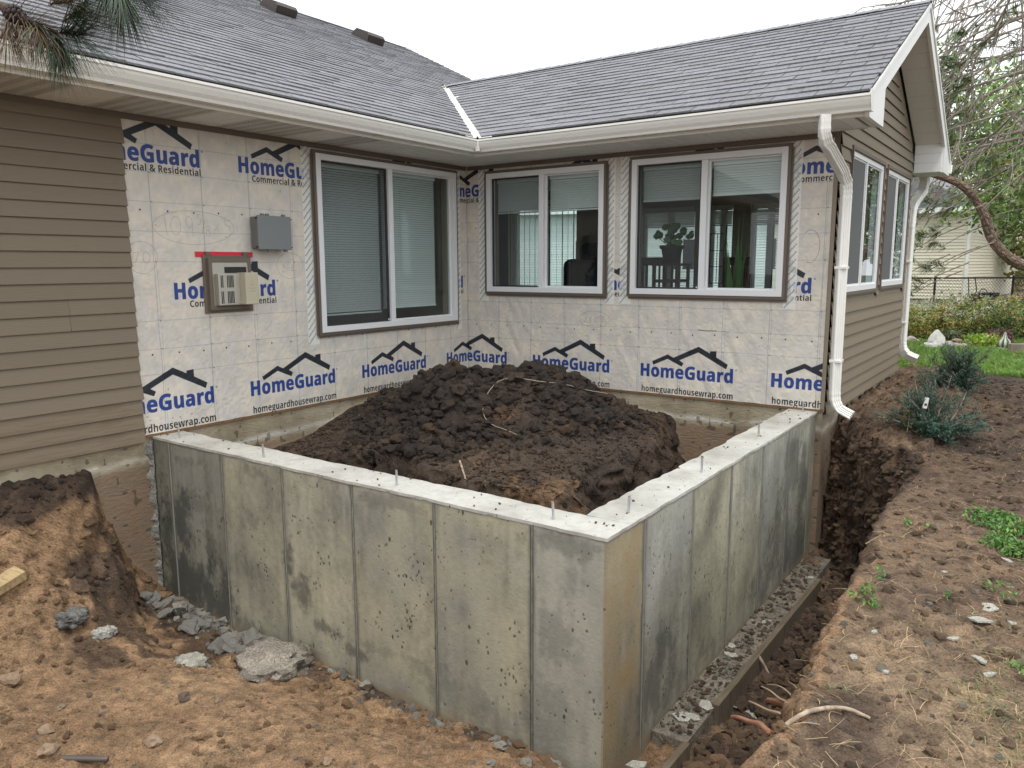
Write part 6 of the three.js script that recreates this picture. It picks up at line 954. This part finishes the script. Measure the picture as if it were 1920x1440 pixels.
{ // weeds and grass tufts on the yard soil
  seed(361);
  const patch = (name, label, list, leafS, cols, h) => { const T = new Tris(); for (const [px, py, n, sp] of list) { const q = hit(px, py, surfG, 1.5, 9); for (let i = 0; i < n; i++) { const x = q.x + rr(-sp, sp) * rnd() ** 0.5, z = q.z + rr(-sp, sp) * rnd() ** 0.5, y = surfG(x, z); const top = V3(x + rr(-0.02, 0.02), y + rr(0.01, h), z + rr(-0.02, 0.02)); needle(T, V3(x, y, z), top.clone().sub(V3(x, y, z)).normalize(), top.y - y + 0.01, 0.003, cols[0], 0); for (let k = 0; k < 3; k++) leafQuad(T, top.clone().add(V3(rr(-1, 1), rr(-0.5, 0.4), rr(-1, 1)).multiplyScalar(leafS)), leafS * rr(0.5, 1.1), cols[Math.floor(rnd() * cols.length)].map(v => v * rr(0.7, 1.3))); } } return stuff(name, new THREE.Mesh(T.geo(), leafMat), label, 'weeds'); };
  const wc = [[0.13, 0.27, 0.05], [0.19, 0.34, 0.065], [0.09, 0.20, 0.04]];
  patch('weed_patch', 'bright green creeping weeds spreading over the yard soil', [[1870, 975, 90, 0.11], [1905, 1000, 120, 0.13], [1850, 985, 60, 0.1], [1890, 1030, 110, 0.12], [1915, 1040, 100, 0.12], [1940, 1000, 120, 0.14], [1960, 1050, 120, 0.15], [1830, 968, 20, 0.07]], 0.016, wc, 0.045);
  patch('weed_sprigs', 'scattered small weed sprigs on bare soil near the trench', [[1628, 1118, 14, 0.03], [1636, 1140, 12, 0.025], [1700, 985, 10, 0.04], [1775, 1128, 4, 0.02], [1870, 1108, 8, 0.05], [1895, 1130, 8, 0.05], [1600, 1125, 5, 0.03], [1740, 995, 3, 0.02], [1925, 1260, 14, 0.06], [1650, 1085, 6, 0.04]], 0.013, wc, 0.04);
  // a little leafy seedling at the yew's foot
  const q = hit(1700, 810, surfG, 5, 9), s = thing('seedling', 'light green seedling growing at the foot of the tagged yew', 'seedling', [q.x, surfG(q.x, q.z), q.z]), T = new Tris(); for (let i = 0; i < 34; i++) { const y = rr(0.03, 0.24); leafQuad(T, V3(rr(-1, 1) * 0.07 * (1.1 - y * 2.4), y, rr(-1, 1) * 0.06), rr(0.016, 0.03), [0.10, 0.17, 0.045].map(v => v * rr(0.6, 1.4))); } M('leaves', T.geo(), leafMat, s); M('stem', limb([V3(0, -0.03, 0), V3(0.01, 0.1, 0), V3(0, 0.24, 0.01)], 0.004, 0.002, 5), barkGrey, s);
  // thin dry grass on the rim and yard
  const G = new Tris(); for (const [px, py, n, sp] of [[1850, 1290, 160, 0.2], [1900, 1250, 120, 0.18], [1880, 1180, 60, 0.15], [1830, 1320, 120, 0.2], [1910, 1360, 160, 0.2], [1700, 985, 26, 0.06], [1720, 1170, 16, 0.06], [1900, 1420, 140, 0.2], [1560, 1290, 30, 0.1], [1640, 1105, 24, 0.07]]) { const c = hit(px, py, surfG, 1.2, 9); for (let i = 0; i < n; i++) { const x = c.x + rr(-sp, sp) * rnd(), z = c.z + rr(-sp, sp) * rnd(), g = rnd() < 0.45; needle(G, V3(x, surfG(x, z) - 0.003, z), dirAround(Y1, rr(0.5, 1.35)), rr(0.03, 0.09), 0.0022, (g ? [0.13, 0.17, 0.045] : [0.36, 0.29, 0.13]).map(v => v * rr(0.6, 1.2)), 0.4); } } stuff('dry_grass', new THREE.Mesh(G.geo(), leafMat), 'thin half-dry grass tufts on the yard soil', 'grass');
}
// ---------------------------------------------------------------- beyond the yard: flower bed, fence, neighbour
{
  const bedY = (x, z) => yardY(x, z);
  const put = (px, d) => { const q = atD(px, 560, d); return V3(q.x, surfG(q.x, q.z), q.z); };
  const stemGreen = std({ color: lin(0.20, 0.22, 0.09), roughness: 0.8 });
  function bush(label, px, d, r, h, leafCols, flowerCols, sd, nf) { seed(sd); const p = put(px, d), t = thing('flowering_bush', label, 'bush', [p.x, p.y, p.z]), T = new Tris(), F = new Tris(), S = [];
    for (let i = 0; i < 60; i++) { const a = rr(0, 6.28), q = r * Math.sqrt(rnd()), b = V3(Math.cos(a) * q * 0.55, -0.03, Math.sin(a) * q * 0.55), hh = h * (1 - 0.45 * (q / r) ** 2) * rr(0.75, 1.08), e = V3(Math.cos(a) * q, hh, Math.sin(a) * q); S.push(limb([b, b.clone().lerp(e, 0.5).add(V3(0, 0.04, 0)), e], 0.006, 0.003, 4)); for (let k = 0; k < 64; k++) { const c = b.clone().lerp(e, rr(0.12, 1)).add(V3(rr(-1, 1), rr(-1, 1), rr(-1, 1)).multiplyScalar(0.09)); leafQuad(T, c, rr(0.018, 0.040), leafCols[Math.floor(rnd() * leafCols.length)].map(v => v * rr(0.6, 1.35))); } if (rnd() < nf) for (let k = 0; k < 46; k++) leafQuad(F, e.clone().add(V3(rr(-1, 1), rr(-0.6, 0.5), rr(-1, 1)).multiplyScalar(0.085)), rr(0.011, 0.021), flowerCols[Math.floor(rnd() * flowerCols.length)].map(v => v * rr(0.75, 1.2))); }
    M('stems', merge(S), stemGreen, t); M('leaves', T.geo(), leafMat, t); if (F.p.length) M('flowers', F.geo(), leafMat, t); return t; }
  const lv = [[0.24, 0.30, 0.08], [0.36, 0.39, 0.10], [0.42, 0.40, 0.12], [0.15, 0.21, 0.07]], fl = [[0.80, 0.77, 0.68], [0.74, 0.68, 0.54], [0.84, 0.82, 0.75]], fy = [[0.66, 0.60, 0.16], [0.62, 0.57, 0.22], [0.54, 0.52, 0.22]];
  bush('low bush covered in whitish aster flowers against the fence', 1712, 14.6, 0.75, 0.62, lv, fl, 501, 0.95);
  bush('yellow-leaved bush between the aster bush and the tall flower mass', 1752, 14.0, 0.7, 0.62, [[0.40, 0.36, 0.08], [0.28, 0.30, 0.07], [0.46, 0.40, 0.09]], fy, 502, 0.5);
  bush('tall pale-flowered bush in the middle of the flower bed', 1805, 14.2, 0.85, 0.80, lv, fl, 503, 0.75);
  bush('broad green bush with fading yellow plumes in the flower bed', 1865, 14.0, 0.85, 0.76, lv, fy, 504, 0.7);
  bush('dense green bush with yellow seed heads closing the flower bed', 1925, 14.0, 0.8, 0.72, [[0.14, 0.20, 0.055], [0.20, 0.25, 0.065], [0.10, 0.17, 0.08]], fy, 505, 0.45);
  bush('low bright yellow-green groundcover mound by the garden timbers', 1845, 12.4, 0.30, 0.13, [[0.40, 0.52, 0.06], [0.32, 0.46, 0.06]], fy, 506, 0);
  bush('small pink-flowered plant beside the spotted toadstool', 1880, 12.7, 0.14, 0.24, [[0.09, 0.13, 0.05]], [[0.50, 0.13, 0.22], [0.42, 0.10, 0.20]], 507, 1);
  bush('small green clump behind the white rock', 1790, 12.6, 0.2, 0.2, [[0.10, 0.15, 0.05], [0.16, 0.20, 0.08]], fy, 508, 0);
  // ornaments
  const at = (px, d) => put(px, d);
  { const p = at(1762, 12.2), m = solo('white_rock', (() => { const g = mergeVertices(new THREE.IcosahedronGeometry(1, 3).deleteAttribute('uv').deleteAttribute('normal')), q = g.attributes.position; for (let i = 0; i < q.count; i++) { const x = q.getX(i), y = q.getY(i), z = q.getZ(i), k = 1 + 0.2 * vn(x * 2, y * 2, z * 2 + 0.3), tap = 1 - 0.62 * clamp((y + 1) / 2); q.setXYZ(i, x * k * 0.17 * tap, y * k * 0.17, z * k * 0.15 * tap); } const f = g.toNonIndexed(); f.computeVertexNormals(); return metreUV(f); })(), std({ color: lin(0.68, 0.66, 0.62), roughness: 0.85 }), 'pointed white rock standing on the lawn at the bed edge', 'rock'); m.position.set(p.x, p.y + 0.12, p.z); const p2 = at(1752, 12.0), r2 = solo('white_rock', rocks[1], std({ color: lin(0.60, 0.60, 0.57), roughness: 0.85 }), 'small squat white rock beside the pointed one', 'rock'); r2.position.set(p2.x, p2.y + 0.03, p2.z); r2.scale.setScalar(0.085); }
  [[1796, 12.2], [1808, 12.1], [1822, 12.3], [1785, 12.3], [1712, 12.9], [1722, 13.0]].forEach(([px, d], i) => { const p = at(px, d), o = solo('edging_stone', rocks[i % 5], std({ color: lin(0.42, 0.38, 0.33), roughness: 0.9 }), i > 3 ? 'brown edging stone by the downspout end of the flower bed' : 'grey edging stone along the flower bed', 'stone', i > 3 ? 'brown edging stones' : 'grey edging stones'); o.position.set(p.x, p.y + 0.02, p.z); o.scale.setScalar(rr(0.06, 0.09)); });
  function toadstool(label, px, d, h, r, cap) { const p = at(px, d), t = thing('toadstool_ornament', label, 'garden ornament', [p.x, p.y, p.z]); M('stalk', new THREE.CylinderGeometry(r * 0.26, r * 0.4, h, 12).translate(0, h / 2, 0), std({ color: lin(0.55, 0.50, 0.45), roughness: 0.7 }), t); M('cap', new THREE.SphereGeometry(r, 20, 10, 0, 6.3, 0, 1.6).scale(1, 0.45, 1).translate(0, h - 0.01, 0), std({ color: lin(...cap), roughness: 0.6 }), t); M('gills', new THREE.CircleGeometry(r * 0.98, 20).rotateX(Math.PI / 2).translate(0, h - 0.008, 0), std({ color: lin(0.5, 0.42, 0.38), roughness: 0.8 }), t); }
  toadstool('pink-capped toadstool ornament in the flower bed', 1857, 12.5, 0.15, 0.085, [0.62, 0.32, 0.32]); toadstool('brown-capped low toadstool ornament by the pink one', 1801, 12.2, 0.12, 0.075, [0.30, 0.17, 0.12]);
  { const p = at(1891, 11.9), t = thing('gourd_ornament', 'green and white striped gourd ornament with a slim neck', 'garden ornament', [p.x, p.y + 0.03, p.z]); const pr = [[0, 0], [0.06, 0.01], [0.09, 0.06], [0.08, 0.12], [0.035, 0.17], [0.02, 0.22], [0.012, 0.25], [0, 0.255]].map(a => new THREE.Vector2(...a)), g = new THREE.LatheGeometry(pr, 24), q = g.attributes.position, C = []; for (let i = 0; i < q.count; i++) { const a = Math.atan2(q.getX(i), q.getZ(i)); C.push(...((Math.floor((a + 3.15) / 6.3 * 14) % 2) ? [0.62, 0.64, 0.52] : [0.05, 0.10, 0.05])); } g.setAttribute('color', new THREE.Float32BufferAttribute(C, 3)); M('body', g, std({ vertexColors: true, roughness: 0.5 }), t); M('base', new THREE.CylinderGeometry(0.09, 0.1, 0.05, 16).translate(0, -0.01, 0), std({ color: lin(0.5, 0.48, 0.44), roughness: 0.8 }), t); }
  const timber = std({ color: lin(0.34, 0.30, 0.25), roughness: 0.9, map: rep(texGrain, 1) });
  { const p = at(1918, 11.6), t = solo('garden_timber', metreUV(rbox(0.7, 0.15, 0.12, 0.01)), timber, 'grey weathered landscape timber at the end of the bed', 'timber'); t.position.set(p.x + 0.2, p.y + 0.06, p.z); t.rotation.y = 0.5; const p2 = at(1842, 12.9), u = solo('garden_timber', metreUV(rbox(0.9, 0.05, 0.1, 0.008)), timber, 'thin brown timber lying between the toadstools', 'timber'); u.position.set(p2.x, p2.y + 0.05, p2.z); u.rotation.y = 0.62; }
  // chain-link fence
  {
    const a = atD(1560, 520, 17.4), b = atD(2080, 520, 18.6), L = Math.hypot(b.x - a.x, b.z - a.z), yb = -0.18, H = 1.02, t = thing('chain_link_fence', 'black chain-link fence crossing the lawn behind the flower bed', 'fence', [a.x, yb, a.z], -Math.atan2(b.z - a.z, b.x - a.x)); const rail = M('top_rail', new THREE.CylinderGeometry(0.019, 0.019, L, 8).rotateZ(Math.PI / 2).translate(L / 2, H, 0), mat.black, t);
    for (let x = 0.55; x < L; x += 2.05) { const p = M('post', new THREE.CylinderGeometry(0.026, 0.026, H + 0.36, 10).translate(x, H / 2 - 0.16, 0.0), mat.black, t); M('post_cap', new THREE.SphereGeometry(0.03, 10, 6).translate(x, H + 0.03, 0), mat.black, p); }
    const w = [], st = 0.085, dg = H / 1; for (let x = -H; x < L; x += st) for (const s of [1, -1]) { const x0 = s > 0 ? x : x + H, x1 = s > 0 ? x + H : x; let A = V3(x0, 0.02, 0.004 * s), B = V3(x1, H, 0.004 * s); const cl = (P, Q) => { if (P.x < 0) { const k = (0 - P.x) / (Q.x - P.x); P.lerp(Q, k); } if (P.x > L) { const k = (L - P.x) / (Q.x - P.x); P.lerp(Q, k); } }; cl(A, B); cl(B, A); const d = B.clone().sub(A), l = d.length(); if (l < 0.05) continue; w.push(new THREE.CylinderGeometry(0.0026, 0.0026, l, 4, 1, true).rotateZ(-Math.atan2(d.x, d.y)).translate((A.x + B.x) / 2, (A.y + B.y) / 2, (A.z + B.z) / 2)); }
    const mesh = M('wire_mesh', merge(w), mat.black, t); mesh.userData.kind = 'stuff';
  }
  // neighbouring houses
  function farHouse(name, label, pos, yaw, W, DP, H, tone, wins, side) {
    const t = thing(name, label, 'house', pos, yaw), cr = [1, 1.05, 0.97].map(k => std({ color: lin(tone[0] * k, tone[1] * k, tone[2] * k), roughness: 0.7 })), n = Math.floor((H - 0.4) / EXP);
    M('wall', box2(-W, -0.005, 0.35, H, -DP, -0.02), cr[1], t); M('foundation', box2(-W + 0.03, -0.035, -0.5, 0.36, -DP + 0.03, -0.03), std({ color: lin(0.56, 0.51, 0.43), roughness: 0.95, map: rep(texSoil, 0.5) }), t);
    const lap = prism(lapOutline, W - 0.02), lapS = prism(lapOutline, DP * 0.5); for (let i = 0; i < n; i++) { const m = M('siding_plank', lap, cr[i % 3], t); m.position.set(-0.01, 0.37 + i * EXP, -0.02); m.rotation.y = -Math.PI / 2; m.scale.x = 1.7; if (side) { const q = M('siding_plank', lapS, cr[(i + 1) % 3], t); q.position.set(-0.005, 0.37 + i * EXP, -DP * 0.5 - 0.05); } }
    M('corner_post', box2(-0.09, 0.02, 0.34, H, -0.1, 0.012), cr[1], t);
    const rf = M('roof', new THREE.ExtrudeGeometry(shapeOf([[-W - 0.5, H], [0.5, H], [-W / 2, H + 2.4]]), { depth: DP + 0.8, bevelEnabled: false }).translate(0, 0, -DP - 0.4), shingleMats[2], t); M('fascia', box2(-W - 0.5, 0.5, H - 0.16, H - 0.002, 0.40, 0.43), mat.white, rf); M('soffit', box2(-W - 0.5, 0.5, H - 0.02, H - 0.004, 0.0, 0.40), mat.soffit, rf);
    M('downspout', merge([box2(-0.02, 0.06, -0.0, H - 0.2, 0.02, 0.08), box2(0.0, 1.0, -0.02, 0.06, 0.02, 0.08).rotateZ(-0.08)]), mat.gutter, t);
    for (const [x, y, w, h] of wins) { const wv = M('window', box2(x, x + w, y, y + h, 0.0, 0.03), mat.vinyl, t); M('pane', box2(x + 0.08, x + w / 2 - 0.03, y + 0.08, y + h - 0.08, 0.03, 0.034), mat.dark, wv); M('pane', box2(x + w / 2 + 0.03, x + w - 0.08, y + 0.08, y + h - 0.08, 0.03, 0.034), mat.dark, wv); }
    return t;
  }
  { const c = atD(1806, 568, 25); farHouse('neighbour_house', 'cream-sided neighbouring house beyond the chain-link fence', [c.x, -0.35, c.z], camera.rotation.y - 0.74, 9, 8, 3.3, [0.72, 0.66, 0.53], [[-5.2, 1.3, 1.2, 1.2]], true); }
  farHouse('neighbour_house', 'pale grey house across the back lawn, seen only through the panes', [-1.5, -0.3, -24], 0.35, 15, 7, 3.6, [0.66, 0.68, 0.66], [[-2.6, 1.2, 1.3, 1.3], [-6.4, 1.2, 1.3, 1.3], [-10, 1.2, 1.6, 1.3]], false);
  // bins and a condenser by the neighbour's corner
  function bin(label, px, d, w, h) { const p = atD(px, 560, d), gy = -0.25, t = thing('storage_bin', label, 'bin', [p.x, gy, p.z], camera.rotation.y); const bg = new THREE.CylinderGeometry(w * 0.71, w * 0.62, h, 4, 1).rotateY(Math.PI / 4).scale(1, 1, 0.75).translate(0, h / 2 + 0.03, 0); M('body', bg.toNonIndexed(), mat.black, t); M('lid', rbox(w * 1.06, 0.06, w * 0.8, 0.02, 0, h + 0.06, 0), mat.black, t); for (const s of [-1, 1]) M('wheel', new THREE.CylinderGeometry(0.08, 0.08, 0.05, 14).rotateZ(Math.PI / 2).translate(s * w * 0.42, 0.08, -w * 0.3), mat.dark, t); M('handle', new THREE.TorusGeometry(0.12, 0.015, 6, 14, Math.PI).translate(0, h + 0.06, -w * 0.4), mat.dark, t); }
  bin('large black storage bin by the neighbouring house corner', 1850, 23, 0.50, 0.48); bin('small black storage bin beside the large one', 1873, 22.6, 0.36, 0.34);
  { const p = atD(1824, 560, 24), t = thing('hand_cart', 'dark two-wheeled cart leaning at the neighbouring house corner', 'cart', [p.x, -0.25, p.z], camera.rotation.y); M('frame', merge([limb([V3(-0.12, 0.05, 0), V3(-0.12, 0.6, -0.05), V3(-0.1, 1.0, -0.15)], 0.018, 0.018, 6), limb([V3(0.12, 0.05, 0), V3(0.12, 0.6, -0.05), V3(0.1, 1.0, -0.15)], 0.018, 0.018, 6)]), mat.black, t); M('tray', rbox(0.34, 0.4, 0.1, 0.02, 0, 0.3, 0), mat.dark, t); for (const s of [-1, 1]) M('wheel', new THREE.TorusGeometry(0.12, 0.03, 8, 16).rotateY(Math.PI / 2).translate(s * 0.18, 0.14, 0.02), mat.black, t); }
}
renderer.render(scene, camera);
